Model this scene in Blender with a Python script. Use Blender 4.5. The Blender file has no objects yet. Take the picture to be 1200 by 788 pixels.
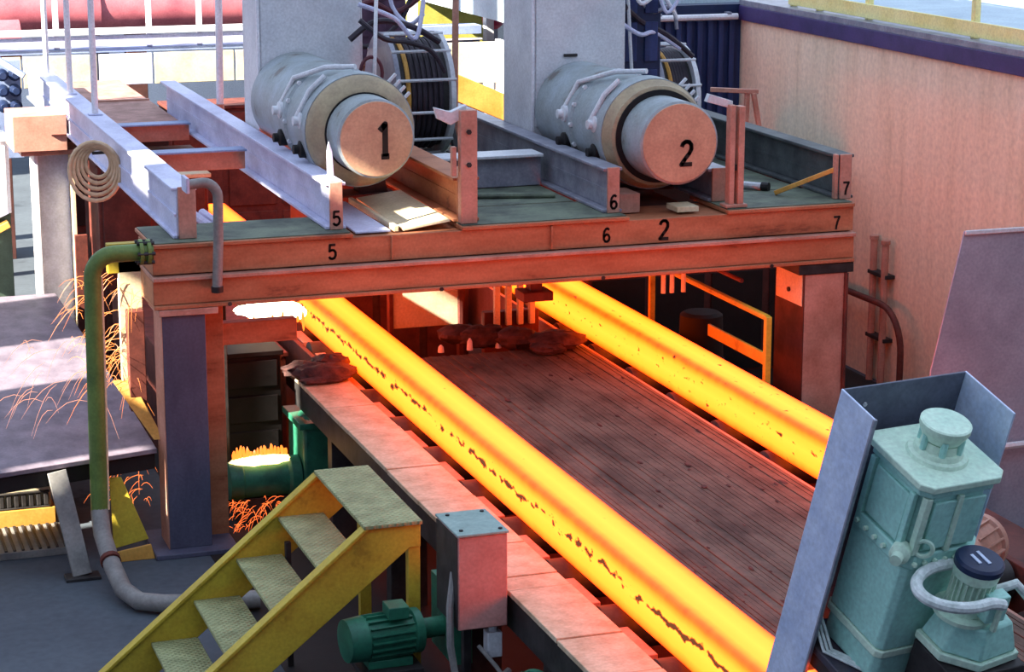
import bpy, bmesh, math, random
from mathutils import Vector, Matrix
random.seed(7)
S = bpy.context.scene
COL = S.collection

# ------------------------------------------------------------------ camera
# X runs along the portal girder, Y along the strands (away from the viewer), Z up
cd = bpy.data.cameras.new('camera')
cd.sensor_width = 36.0
cd.lens = 36.0 * 2600.0 / 1200.0
cd.clip_end = 200
cam = bpy.data.objects.new('camera', cd)
COL.objects.link(cam)
R_ = Matrix(((0.946332, -0.073708, 0.314680), (-0.323197, -0.215819, 0.921394), (0.0, -0.973648, -0.228058)))
# columns of R_ are the camera's right, down and forward axes in world space
right, down, fwd = (Vector([R_[r][c] for r in range(3)]) for c in range(3))
mw = Matrix.Identity(4)
for r in range(3):
    mw[r][0] = right[r]; mw[r][1] = -down[r]; mw[r][2] = -fwd[r]
mw.translation = (-2.148, -12.609, 4.3)
cam.matrix_world = mw
S.camera = cam

# ------------------------------------------------------------------ light
wd = bpy.data.worlds.new('daylight'); S.world = wd
wd.use_nodes = True
bg = wd.node_tree.nodes['Background']
bg.inputs[0].default_value = (0.63, 0.75, 1.0, 1)
bg.inputs[1].default_value = 1.35
SUN_TO = Vector((-0.82, -0.22, 0.53)).normalized()      # towards the sun
sl = bpy.data.lights.new('sun', 'SUN'); sl.energy = 29.0; sl.angle = math.radians(0.6); sl.color = (1.0, 0.90, 0.74)
so = bpy.data.objects.new('sun', sl); COL.objects.link(so)
so.rotation_euler = SUN_TO.to_track_quat('Z', 'Y').to_euler()
so.location = (-8, -6, 9)
S.view_settings.view_transform = 'Standard'
S.view_settings.look = 'None'
S.view_settings.gamma = 1.0
S.view_settings.use_curve_mapping = False
S.view_settings.exposure = 0.2

# ------------------------------------------------------------------ materials
def lin(h):
    h = h.lstrip('#'); out = []
    for i in (0, 2, 4):
        c = int(h[i:i+2], 16) / 255.0
        out.append(c / 12.92 if c <= 0.04045 else ((c + 0.055) / 1.055) ** 2.4)
    return (*out, 1.0)

MATS = {}
def mat(name, c1, c2=None, scale=6.0, stretch=(1, 1, 1), rough=0.6, metal=0.0, bump=0.15, lo=0.38, hi=0.68, c3=None, spec=0.35, fine=60.0):
    """two-tone worn paint or bare metal: large blotches, fine grain, low relief"""
    if name in MATS: return MATS[name]
    m = bpy.data.materials.new(name); m.use_nodes = True
    nt = m.node_tree; N = nt.nodes; L = nt.links
    p = N['Principled BSDF']
    tc = N.new('ShaderNodeTexCoord'); mp = N.new('ShaderNodeMapping'); mp.inputs['Scale'].default_value = stretch
    L.new(tc.outputs['Object'], mp.inputs[0])
    n1 = N.new('ShaderNodeTexNoise'); n1.inputs['Scale'].default_value = scale; n1.inputs['Detail'].default_value = 5
    n1.inputs['Roughness'].default_value = 0.62
    L.new(mp.outputs[0], n1.inputs[0])
    r = N.new('ShaderNodeValToRGB')
    a, b = lin(c1), lin(c2 or c1)
    r.color_ramp.elements[0].position = lo; r.color_ramp.elements[0].color = a
    r.color_ramp.elements[1].position = hi; r.color_ramp.elements[1].color = b
    if c3:
        e = r.color_ramp.elements.new((lo + hi) / 2 + 0.09); e.color = lin(c3)
    L.new(n1.outputs[0], r.inputs[0])
    n2 = N.new('ShaderNodeTexNoise'); n2.inputs['Scale'].default_value = fine; n2.inputs['Detail'].default_value = 3
    L.new(tc.outputs['Object'], n2.inputs[0])
    mx = N.new('ShaderNodeMix'); mx.data_type = 'RGBA'; mx.blend_type = 'MULTIPLY'; mx.inputs[0].default_value = 0.5
    mr = N.new('ShaderNodeMapRange'); mr.inputs[1].default_value = 0.3; mr.inputs[2].default_value = 0.7
    mr.inputs[3].default_value = 0.72; mr.inputs[4].default_value = 1.15
    L.new(n2.outputs[0], mr.inputs[0])
    L.new(r.outputs[0], mx.inputs[6]); L.new(mr.outputs[0], mx.inputs[7])
    L.new(mx.outputs[2], p.inputs['Base Color'])
    p.inputs['Roughness'].default_value = rough; p.inputs['Metallic'].default_value = metal
    p.inputs['Specular IOR Level'].default_value = spec
    if bump:
        bp = N.new('ShaderNodeBump'); bp.inputs['Strength'].default_value = bump; bp.inputs['Distance'].default_value = 0.01
        L.new(n1.outputs[0], bp.inputs['Height']); L.new(bp.outputs[0], p.inputs['Normal'])
    MATS[name] = m
    return m

def checker_mat(name, c1, c2, scale=70.0):
    """raised lozenge tread plate"""
    m = mat(name, c1, c2, scale=7, rough=0.55, bump=0.0)
    nt = m.node_tree; N = nt.nodes; L = nt.links; p = N['Principled BSDF']
    tc = N.new('ShaderNodeTexCoord')
    h = None
    for rot in (math.radians(45), math.radians(-45)):
        mp = N.new('ShaderNodeMapping'); mp.inputs['Rotation'].default_value = (0, 0, rot)
        L.new(tc.outputs['Object'], mp.inputs[0])
        w = N.new('ShaderNodeTexWave'); w.inputs['Scale'].default_value = scale / 6.0
        L.new(mp.outputs[0], w.inputs[0])
        if h is None: h = w
        else:
            mm = N.new('ShaderNodeMath'); mm.operation = 'MULTIPLY'
            L.new(h.outputs[1], mm.inputs[0]); L.new(w.outputs[1], mm.inputs[1]); h = mm
    bp = N.new('ShaderNodeBump'); bp.inputs['Strength'].default_value = 0.9; bp.inputs['Distance'].default_value = 0.012
    L.new(h.outputs[0], bp.inputs['Height']); L.new(bp.outputs[0], p.inputs['Normal'])
    return m

def glow(name, col, strength):
    if name in MATS: return MATS[name]
    m = bpy.data.materials.new(name); m.use_nodes = True
    p = m.node_tree.nodes['Principled BSDF']
    p.inputs['Base Color'].default_value = (0.02, 0.01, 0.01, 1)
    p.inputs['Emission Color'].default_value = (*col, 1); p.inputs['Emission Strength'].default_value = strength
    MATS[name] = m
    return m

def hot_steel(name, side_flecks, top_flecks, hx, hz):
    """glowing bloom: hottest in the middle of each face, cooler along the corners, with dark scale flecks"""
    m = bpy.data.materials.new(name); m.use_nodes = True
    nt = m.node_tree; N = nt.nodes; L = nt.links; p = N['Principled BSDF']
    def math_(op, a, b=None):
        n = N.new('ShaderNodeMath'); n.operation = op
        for i, v in enumerate((a, b)):
            if v is None: continue
            if isinstance(v, (int, float)): n.inputs[i].default_value = v
            else: L.new(v, n.inputs[i])
        return n.outputs[0]
    tc = N.new('ShaderNodeTexCoord'); sp = N.new('ShaderNodeSeparateXYZ'); L.new(tc.outputs['Object'], sp.inputs[0])
    ax = math_('DIVIDE', math_('ABSOLUTE', sp.outputs[0]), hx)
    az = math_('DIVIDE', math_('ABSOLUTE', sp.outputs[2]), hz)
    t = math_('MULTIPLY', ax, az)
    wn = N.new('ShaderNodeTexNoise'); wn.inputs['Scale'].default_value = 9.0
    L.new(tc.outputs['Object'], wn.inputs[0])
    t = math_('ADD', t, math_('MULTIPLY', math_('SUBTRACT', wn.outputs[0], 0.5), 0.14))
    r = N.new('ShaderNodeValToRGB'); L.new(t, r.inputs[0])
    e = r.color_ramp.elements
    e[0].position = 0.0; e[0].color = (1.0, 0.110, 0.0080, 1)
    e[1].position = 1.0; e[1].color = (0.16, 0.004, 0.0001, 1)
    for pos, c in ((0.50, (1.0, 0.094, 0.0054, 1)), (0.74, (0.86, 0.056, 0.0020, 1)), (0.90, (0.45, 0.020, 0.0005, 1))):
        q = e.new(pos); q.color = c
    mp = N.new('ShaderNodeMapping'); mp.inputs['Scale'].default_value = (1.0, 0.5, 1.0); L.new(tc.outputs['Object'], mp.inputs[0])
    n1 = N.new('ShaderNodeTexNoise'); n1.inputs['Scale'].default_value = 24.0; n1.inputs['Detail'].default_value = 4
    L.new(mp.outputs[0], n1.inputs[0])
    # flecks sit in a band along the middle of the flank and, sparsely, on the top
    n3 = N.new('ShaderNodeTexNoise'); n3.inputs['Scale'].default_value = 2.6; n3.inputs['Detail'].default_value = 2
    L.new(tc.outputs['Object'], n3.inputs[0])
    zc = math_('ADD', sp.outputs[2], math_('MULTIPLY', math_('SUBTRACT', n3.outputs[0], 0.5), 0.09))
    band = math_('SUBTRACT', 1.0, math_('MULTIPLY', math_('ABSOLUTE', math_('SUBTRACT', zc, 0.02)), 26.0))
    band = math_('MAXIMUM', band, 0.0)
    thr = math_('SUBTRACT', 0.74 - top_flecks, math_('MULTIPLY', band, side_flecks))
    mask = N.new('ShaderNodeMapRange'); mask.inputs[1].default_value = -0.01; mask.inputs[2].default_value = 0.05
    L.new(math_('SUBTRACT', n1.outputs[0], thr), mask.inputs[0])
    mx = N.new('ShaderNodeMix'); mx.data_type = 'RGBA'
    L.new(mask.outputs[0], mx.inputs[0]); L.new(r.outputs[0], mx.inputs[6]); mx.inputs[7].default_value = (0.022, 0.006, 0.0006, 1)
    p.inputs['Base Color'].default_value = (0.05, 0.02, 0.01, 1)
    p.inputs['Roughness'].default_value = 0.8
    L.new(mx.outputs[2], p.inputs['Emission Color']); p.inputs['Emission Strength'].default_value = 7.0
    return m

M_GIRDER = mat('salmon primer', '#b87a58', '#7d4a34', scale=4, stretch=(0.5, 1, 2), rough=0.55, bump=0.06, c3='#a06344')
M_DECKGREEN = mat('greenish deck plate', '#6c7764', '#454b44', scale=5, rough=0.7, bump=0.08)
M_COLBLUE = mat('slate blue column paint', '#57596d', '#464457', scale=5, stretch=(1, 1, .4), rough=0.5, bump=0.05)
M_PINK = mat('pink primer', '#c49482', '#a47462', scale=4, rough=0.55, bump=0.05)
M_LILAC = mat('lilac grey channel paint', '#cdd1ea', '#adb0cc', scale=5, stretch=(1, .5, 1), rough=0.5, bump=0.06)
M_GREYSTEEL = mat('grey steel', '#9a9daa', '#757886', scale=6, rough=0.45, bump=0.08, metal=0.2)
M_BEAMDARK = mat('dull green black beam paint', '#5c6263', '#414547', scale=5, rough=0.6, bump=0.08)
M_DARKSTEEL = mat('dark steel', '#3a3838', '#221f20', scale=8, rough=0.55, bump=0.15, metal=0.2)
M_BLACK = mat('soot and shade black', '#1a1718', '#100e10', scale=8, rough=0.7, bump=0.1)
M_MAROON = mat('sooty maroon machine paint', '#5a3530', '#38211f', scale=5, rough=0.65, bump=0.12)
M_CABINET = mat('pale grey cabinet paint', '#d2d6da', '#bec2c8', scale=3, rough=0.5, bump=0.04)
M_DRUM = mat('drum blue grey paint', '#9aa6ad', '#6f6a66', scale=4, rough=0.5, bump=0.12, c3='#87908f')
M_DRUMFACE = mat('drum ochre face', '#a8997a', '#8b7c66', scale=5, rough=0.55, bump=0.08)
M_DISC = mat('drum end tan', '#c9a183', '#b48a70', scale=5, rough=0.6, bump=0.06)
M_BLACKPAINT = mat('stencil black', '#1c1411', '#241a16', scale=10, rough=0.7, bump=0)
M_STRIP = mat('dusty cover plate', '#cdbb9e', '#a89476', scale=7, rough=0.7, bump=0.12)
M_SLAT = mat('rusty slat', '#6c564a', '#3a2b24', scale=5, stretch=(1, .5, 1), rough=0.75, bump=0.2)
M_RUST = mat('rusty red frame', '#6b342a', '#4a211c', scale=8, rough=0.7, bump=0.2)
M_SLAG = mat('slag', '#5b3a36', '#2f1e1d', scale=14, rough=0.85, bump=0.5)
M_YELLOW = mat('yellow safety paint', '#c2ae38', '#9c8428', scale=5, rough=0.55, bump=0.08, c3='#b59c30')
M_TREAD = checker_mat('checker tread', '#a6ac7c', '#84895f')
M_GREENMOTOR = mat('dark green motor paint', '#2f7a5e', '#1f5947', scale=7, rough=0.45, bump=0.08)
M_GREENPIPE = mat('olive green pipe paint', '#66803f', '#4f6632', scale=5, rough=0.45, bump=0.05)
M_GREYPIPE = mat('weathered grey pipe', '#8b8a86', '#6f6e6c', scale=6, rough=0.5, bump=0.05)
M_MINT = mat('mint green gearbox paint', '#a6dccf', '#86c2b6', scale=5, rough=0.4, bump=0.05, c3='#9ad2c5')
M_MINTPALE = mat('pale mint paint', '#cfead2', '#b4d8c2', scale=5, rough=0.45, bump=0.05)
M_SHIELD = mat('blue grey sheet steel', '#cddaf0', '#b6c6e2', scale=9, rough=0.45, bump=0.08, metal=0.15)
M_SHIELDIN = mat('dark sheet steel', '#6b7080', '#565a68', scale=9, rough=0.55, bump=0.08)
M_NAVY = mat('navy cap', '#1f2f52', '#162341', scale=6, rough=0.4, bump=0.05)
M_HOSE = mat('pale braided hose', '#dfe9e6', '#bccbc6', scale=40, rough=0.6, bump=0.3)
M_DARKHOSE = mat('dark rubber hose', '#38303a', '#241f28', scale=10, rough=0.5, bump=0.05)
M_HOSEMAROON = mat('maroon hose', '#5c2630', '#451b25', scale=10, rough=0.5, bump=0.05)
M_BASEPLATE = mat('oily blue black plate', '#2c3648', '#584a4a', scale=6, rough=0.4, bump=0.15)
M_WHITE = mat('white paint', '#e6e6ea', '#cfd0d8', scale=5, rough=0.5, bump=0.03)
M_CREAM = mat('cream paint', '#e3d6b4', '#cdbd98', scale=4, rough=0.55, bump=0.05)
M_TABLE = mat('violet grey table plate', '#7d7480', '#5a5260', scale=6, stretch=(1, .6, 1), rough=0.6, bump=0.12)
M_REDPIPE = mat('faded red pipe', '#b0626a', '#8c4450', scale=3, rough=0.5, bump=0.05)
M_BLUEBEAM = mat('light blue beam paint', '#8fa0c4', '#7787ac', scale=4, rough=0.5, bump=0.05)
M_NAVYPANEL = mat('navy corrugated sheet', '#2f3e6e', '#1f2a50', scale=4, stretch=(3, 3, .4), rough=0.5, bump=0.1)
M_BANDBLUE = mat('indigo band paint', '#4a3f74', '#3a3260', scale=4, rough=0.5, bump=0.04)
M_KICK = mat('pale yellow kick plate', '#f8f0a8', '#eee08c', scale=3, rough=0.5, bump=0.03)
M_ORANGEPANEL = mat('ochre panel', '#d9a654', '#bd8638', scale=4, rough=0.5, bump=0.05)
M_COIL = mat('tan rope', '#d8bd9c', '#bfa07c', scale=30, rough=0.8, bump=0.3)
M_GREENDARK = mat('dark green cabinet', '#4a5c50', '#37463d', scale=5, rough=0.6, bump=0.06)
M_BOXRED = mat('salmon box paint', '#c98f86', '#b87a72', scale=6, rough=0.5, bump=0.06)
M_BOXTEAL = mat('teal grey lid', '#93aba4', '#7c948d', scale=6, rough=0.55, bump=0.08)
M_BRICKGREEN = mat('grate weave', '#b98a7c', '#8d6558', scale=40, rough=0.6, bump=0.3)
M_FLOOR = mat('oil stained concrete floor', '#4c555e', '#2b323a', scale=1.6, rough=0.75, bump=0.15, c3='#434b54', fine=20)
M_MEZZ = mat('pale concrete slab', '#bccfd6', '#a3b6c2', scale=1.5, rough=0.7, bump=0.05)
M_WALLPALE = mat('pale hall wall', '#eef0f4', '#e2e4ea', scale=1.0, rough=0.8, bump=0.03)
M_WALL = mat('streaked rendered wall', '#f3e1c6', '#dcc8aa', scale=2.6, stretch=(1, 3.2, 0.35), rough=0.8, bump=0.1, lo=0.3, hi=0.72, c3='#e9d5b8', fine=26)

# ------------------------------------------------------------------ mesh helpers
class MB:
    """collects shapes in world (or local) coordinates and links them as one mesh object"""
    def __init__(s): s.v = []; s.f = []
    def add(s, vs, fs):
        o = len(s.v); s.v += [tuple(v) for v in vs]; s.f += [tuple(i + o for i in f) for f in fs]; return s
    def box(s, x0, x1, y0, y1, z0, z1):
        vs = [(x, y, z) for z in (z0, z1) for y in (y0, y1) for x in (x0, x1)]
        return s.add(vs, [(0, 2, 3, 1), (4, 5, 7, 6), (0, 1, 5, 4), (2, 6, 7, 3), (0, 4, 6, 2), (1, 3, 7, 5)])
    def hexa(s, lo, hi):
        """two quads (same winding) joined into a block"""
        return s.add(list(lo) + list(hi), [(3, 2, 1, 0), (4, 5, 6, 7)] + [(i, (i + 1) % 4, 4 + (i + 1) % 4, 4 + i) for i in range(4)])
    def prism(s, poly, d):
        """extrude a 3D polygon by the vector d"""
        n = len(poly); d = Vector(d); P = [Vector(p) for p in poly]
        vs = P + [p + d for p in P]
        return s.add(vs, [tuple(reversed(range(n))), tuple(range(n, 2 * n))] + [(i, (i + 1) % n, n + (i + 1) % n, n + i) for i in range(n)])
    def bar(s, a, b, w, h, up=(0, 0, 1)):
        a, b = Vector(a), Vector(b); d = (b - a).normalized(); up = Vector(up)
        if abs(d.dot(up)) > 0.98: up = Vector((0, 1, 0))
        sx = d.cross(up).normalized() * (w / 2); sz = sx.cross(d).normalized() * (h / 2)
        q = [a - sx - sz, a + sx - sz, a + sx + sz, a - sx + sz]
        return s.hexa(q, [p + (b - a) for p in q])
    def tube(s, pts, r, n=10, cap=True, radii=None):
        P = [Vector(p) for p in pts]; k = len(P); rings = []
        d0 = (P[1] - P[0]).normalized()
        ref = Vector((0, 0, 1)) if abs(d0.z) < 0.9 else Vector((1, 0, 0))
        nx = d0.cross(ref).normalized()
        vs = []
        for i, p in enumerate(P):
            if i == 0: t = P[1] - P[0]
            elif i == k - 1: t = P[-1] - P[-2]
            else: t = (P[i + 1] - P[i]).normalized() + (P[i] - P[i - 1]).normalized()
            t.normalize()
            nx = (nx - t * nx.dot(t)).normalized(); ny = t.cross(nx)
            rr = radii[i] if radii else r
            for j in range(n):
                a = 2 * math.pi * j / n
                vs.append(p + nx * (rr * math.cos(a)) + ny * (rr * math.sin(a)))
        fs = [(i * n + j, i * n + (j + 1) % n, (i + 1) * n + (j + 1) % n, (i + 1) * n + j) for i in range(k - 1) for j in range(n)]
        if cap: fs += [tuple(reversed(range(n))), tuple(range((k - 1) * n, k * n))]
        return s.add(vs, fs)
    def lathe(s, a, axis, prof, n=32):
        """prof: list of (distance along axis, radius) revolved about axis through a; closed ends"""
        a = Vector(a); axis = Vector(axis).normalized()
        ref = Vector((0, 0, 1)) if abs(axis.z) < 0.9 else Vector((1, 0, 0))
        nx = axis.cross(ref).normalized(); ny = axis.cross(nx)
        vs = []; k = len(prof)
        for d, r in prof:
            for j in range(n):
                t = 2 * math.pi * j / n
                vs.append(a + axis * d + nx * (r * math.cos(t)) + ny * (r * math.sin(t)))
        fs = [(i * n + j, i * n + (j + 1) % n, (i + 1) * n + (j + 1) % n, (i + 1) * n + j) for i in range(k - 1) for j in range(n)]
        fs += [tuple(reversed(range(n))), tuple(range((k - 1) * n, k * n))]
        return s.add(vs, fs)
    def ring(s, c, axis, R, r, n=32, m=8, a0=0, a1=360, squash=1.0, ref=None):
        c = Vector(c); axis = Vector(axis).normalized()
        rf = Vector(ref) if ref else (Vector((0, 0, 1)) if abs(axis.z) < 0.9 else Vector((1, 0, 0)))
        nx = axis.cross(rf).normalized(); ny = axis.cross(nx)
        full = (a1 - a0) >= 360
        cnt = n if full else n + 1
        pts = []
        for j in range(cnt):
            t = math.radians(a0 + (a1 - a0) * j / n)
            pts.append(c + nx * (R * math.cos(t)) + ny * (R * squash * math.sin(t)))
        if not full: return s.tube(pts, r, m)
        vs = []
        for j, p in enumerate(pts):
            d = (p - c).normalized()
            for q in range(m):
                b = 2 * math.pi * q / m
                vs.append(p + d * (r * math.cos(b)) + axis * (r * math.sin(b)))
        fs = [(j * m + q, ((j + 1) % n) * m + q, ((j + 1) % n) * m + (q + 1) % m, j * m + (q + 1) % m) for j in range(n) for q in range(m)]
        return s.add(vs, fs)
    def blob(s, c, rx, ry, rz, n=14, m=9, jit=0.0, seed=0):
        rnd = random.Random(seed); c = Vector(c)
        vs = [c + Vector((0, 0, rz))]
        for i in range(1, m):
            ph = math.pi * i / m
            for j in range(n):
                th = 2 * math.pi * j / n; k = 1 + rnd.uniform(-jit, jit)
                vs.append(c + Vector((rx * k * math.sin(ph) * math.cos(th), ry * k * math.sin(ph) * math.sin(th), rz * k * math.cos(ph))))
        vs.append(c - Vector((0, 0, rz))); last = len(vs) - 1
        fs = [(0, 1 + j, 1 + (j + 1) % n) for j in range(n)]
        for i in range(m - 2):
            for j in range(n):
                a = 1 + i * n + j; b = 1 + i * n + (j + 1) % n
                fs.append((a, a + n, b + n, b))
        o = 1 + (m - 2) * n
        fs += [(last, o + (j + 1) % n, o + j) for j in range(n)]
        return s.add(vs, fs)
    def build(s, name, material, parent=None, bevel=0.004, local=False):
        me = bpy.data.meshes.new(name)
        off = Vector((0, 0, 0))
        o = bpy.data.objects.new(name, me)
        if parent is not None and not local:
            off = origin_of(parent)
        elif parent is None:
            # origin at the thing's base centre
            xs = [v[0] for v in s.v]; ys = [v[1] for v in s.v]; zs = [v[2] for v in s.v]
            off = Vector(((min(xs) + max(xs)) / 2, (min(ys) + max(ys)) / 2, min(zs)))
            o.location = off
        me.from_pydata([tuple(Vector(v) - off) for v in s.v], [], s.f)
        bm = bmesh.new(); bm.from_mesh(me)
        bmesh.ops.recalc_face_normals(bm, faces=bm.faces)
        bm.to_mesh(me); bm.free()
        for p in me.polygons: p.use_smooth = True
        me.set_sharp_from_angle(angle=math.radians(32))
        me.materials.append(material)
        COL.objects.link(o)
        if parent is not None: o.parent = parent
        if bevel:
            b = o.modifiers.new('bevel', 'BEVEL'); b.width = bevel; b.segments = 2
            b.limit_method = 'ANGLE'; b.angle_limit = math.radians(40)
        return o

def origin_of(o):
    p = Vector(o.location)
    while o.parent is not None:
        o = o.parent; p = p + Vector(o.location)
    return p

def tag(o, label, cat, group=None, kind=None):
    o['label'] = label
    if cat: o['category'] = cat
    if group: o['group'] = group
    if kind: o['kind'] = kind
    return o

def thing(name, label, cat, loc=(0, 0, 0), group=None):
    o = bpy.data.objects.new(name, None); o.empty_display_size = 0.1
    COL.objects.link(o); o.location = loc
    return tag(o, label, cat, group)

def struct(o, label=None):
    o['kind'] = 'structure'
    if label: o['label'] = label
    return o

def bx(*a): return MB().box(*a)

GLYPH = {'1': [[(-.16, .30), (.0, .44), (.05, .5), (.05, -.5)], [(-.1, -.5), (.2, -.5)]],
         '2': [[(-.26, .28), (-.2, .42), (-.05, .5), (.12, .48), (.24, .36), (.25, .18), (.14, 0), (-.1, -.25), (-.28, -.46), (.3, -.46)]],
         '5': [[(.25, .47), (-.2, .47), (-.24, .05), (-.05, .12), (.12, .1), (.25, -.05), (.26, -.25), (.16, -.42), (-.02, -.49), (-.2, -.44), (-.28, -.32)]],
         '6': [[(.24, .38), (.1, .49), (-.06, .47), (-.2, .3), (-.27, 0), (-.25, -.3), (-.12, -.47), (.08, -.48), (.24, -.34), (.26, -.15), (.16, .02), (-.02, .06), (-.18, -.04), (-.25, -.2)]],
         '7': [[(-.27, .46), (.27, .46), (.1, .1), (0, -.2), (-.04, -.5)]]}
def text(name, body, size, loc, rx, rz, material, parent, squeeze=0.85, weight=.085):
    """stencilled numeral as thin solid strokes on a face that looks along -Y"""
    b = MB(); o = Vector(loc)
    for line in GLYPH[body]:
        P = [o + Vector((x * size * squeeze, 0, z * size)) for x, z in line]
        for p, q in zip(P, P[1:]): b.bar(p, q, size * weight * 2, .002, up=(0, 1, 0))
        for p in P[1:-1]: b.lathe(p + Vector((0, -.001, 0)), (0, 1, 0), [(0, size * weight), (.002, size * weight)], 10)
    return b.build(name, material, parent, bevel=0)

def copy_tree(o, parent=None):
    c = o.copy(); COL.objects.link(c); c.parent = parent
    for ch in list(o.children): copy_tree(ch, c)
    return c

# ------------------------------------------------------------------ setting
struct(bx(-7, 14, -18, 24, -0.2, 0).build('floor', M_FLOOR, bevel=0), 'oil stained blue grey concrete shop floor')
struct(bx(6.0, 6.3, -9, 5.1, 0, 2.585).build('wall_right', M_WALL, bevel=0), 'tall rendered wall with vertical drip streaks right of the strands')
struct(bx(5.97, 6.3, -9, 5.1, 2.585, 2.71).build('trim_1', M_BANDBLUE, bevel=0.004), 'indigo painted band along the top of the streaked wall')
struct(bx(5.98, 6.3, -9, 5.1, 2.71, 2.76).build('trim_2', M_GREYSTEEL, bevel=0.004), 'grey ledge above the indigo band')
struct(bx(6.3, 14, -9, 24, 2.5, 2.76).build('floor_upper', M_MEZZ, bevel=0), 'pale concrete upper floor beyond the yellow kick plate')
struct(bx(4.25, 6.3, 5.1, 5.25, 0, 2.6).build('wall_back', M_NAVYPANEL, bevel=0), 'navy sheet wall behind the second drum')
struct(bx(4.25, 6.3, 5.25, 24, 2.5, 2.76).build('floor_upper_back', M_MEZZ, bevel=0), 'pale concrete upper floor above the navy sheet wall')
struct(bx(4.25, 6.3, 5.08, 5.25, 2.6, 2.72).build('trim_3', M_NAVY, bevel=0), 'dark edge beam above the navy sheet wall')
for i in range(17):
    x = 4.28 + i * 0.1
    o = bx(x, x + 0.045, 5.06, 5.1, 0, 2.58).build('wall_rib', M_NAVYPANEL, bpy.data.objects['wall_back'], bevel=0.004)
struct(bx(-7, 14, 19, 19.3, 0, 6).build('wall_far', M_WALLPALE, bevel=0), 'pale far end wall of the hall')

struct(bx(.22, 5.95, -8, 8, 0, .004).build('floor_shade', M_BLACK, bevel=0), 'black sheet painting the shade on the floor under the strands')  # black sheet laid in for the shade under stair and strands
struct(bx(-7, 14, -18.2, -18, 0, 13).build('wall_front_shade', M_TABLE, bevel=0), 'dark unseen wall added behind the camera to cut front daylight')  # added out of view to dim daylight on camera-facing surfaces
# unseen left wall, added as a sun mask with openings cut for each sun patch
WX = -6.5
def sun_mask_wall(holes, y0=-18, y1=19, z0=0, z1=12.0):
    ys = sorted({y0, y1, *[h[0] for h in holes], *[h[1] for h in holes]})
    zs = sorted({z0, z1, *[h[2] for h in holes], *[h[3] for h in holes]})
    b = MB()
    for i in range(len(ys) - 1):
        for k in range(len(zs) - 1):
            yc, zc = (ys[i] + ys[i + 1]) / 2, (zs[k] + zs[k + 1]) / 2
            if any(h[0] < yc < h[1] and h[2] < zc < h[3] for h in holes): continue
            b.box(WX - 0.04, WX, ys[i], ys[i + 1], zs[k], zs[k + 1])
    return b
HOLES = [(0.2, 1.4, 4.05, 4.85),      # each: y0, y1, z0, z1 of an opening
         (-0.95, -0.3, 3.45, 4.05),
         (-1.71, -1.58, 4.25, 4.8),
         (-0.70, -0.1, 6.30, 6.76),
         (-2.1, -1.6, 7.0, 7.3),
         (-1.38, -1.0, 5.0, 5.75),
         (2.85, 3.95, 4.3, 6.5),
         (4.4, 13.0, 3.5, 10.5),
         (2.6, 3.6, 8.4, 9.7)]
struct(sun_mask_wall(HOLES).build('wall_left_sunmask', M_WALLPALE, bevel=0), 'pale unseen side wall with openings shaped to throw the sun patches')

# upper guard rail and kick plate along the top of the wall
t = thing('guard_rail', 'yellow guard rail with kick plate on top of the streaked wall', 'railing', (6.1, 0, 2.76))
bx(6.06, 6.08, -9, 4.3, 2.775, 2.885).build('kick_plate', M_KICK, t)
for y in (-6.1, -4.0, -1.9, 1.35, 2.95, 3.8, 4.28):
    bx(6.08, 6.13, y - 0.025, y + 0.025, 2.76, 3.85).build('post', M_KICK, t)
for z in (3.3, 3.83): MB().tube([(6.105, -9, z), (6.105, 4.3, z)], 0.024).build('rail', M_KICK, t, bevel=0)
t = thing('pipe_rail', 'white pipe running along the top of the navy sheet wall', 'pipe', (5.3, 5.0, 2.6))
MB().tube([(4.3, 5.02, 2.62), (5.93, 5.02, 2.62)], 0.028).build('pipe', M_WHITE, t, bevel=0)
for x in (4.6, 5.2, 5.85): bx(x - .02, x + .02, 5.0, 5.079, 2.61, 2.66).build('bracket', M_GREYSTEEL, t)

# pipes in front of the wall
t = thing('standpipe', 'pair of thin upright rusty pipes against the streaked wall', 'pipe', (5.93, 2.3, 0))
for y, x in ((2.44, 5.95), (2.22, 5.93)):
    q = MB().tube([(x, y, 0), (x, y, 1.12)], 0.028).build('pipe', M_PINK, t, bevel=0)
    MB().lathe((x, y, 1.12), (0, 0, 1), [(0, .036), (.03, .036)], 12).build('pipe_cap', M_PINK, q, bevel=0)
for z in (.35, .85): bx(5.92, 6.0, 2.18, 2.48, z, z + .03).build('clip', M_DARKSTEEL, t)
pts = [(5.85, 4.2, 0.66), (5.85, 2.3, 0.68)]
for k in range(9):
    a = math.radians(90 * k / 8); pts.append((5.85, 2.1 - 0.32 * math.sin(a), 0.36 + 0.32 * math.cos(a)))
pts.append((5.85, 1.78, 0.0))
t = thing('bent_handrail', 'brown tubular handrail bending down to the floor before the wall', 'railing', (5.85, 2.5, 0))
MB().tube(pts, 0.025).build('rail', M_RUST, t, bevel=0)
for y in (3.2, 4.1): MB().tube([(5.85, y, 0), (5.85, y, 0.67)], 0.02).build('post', M_RUST, t, bevel=0)

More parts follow.
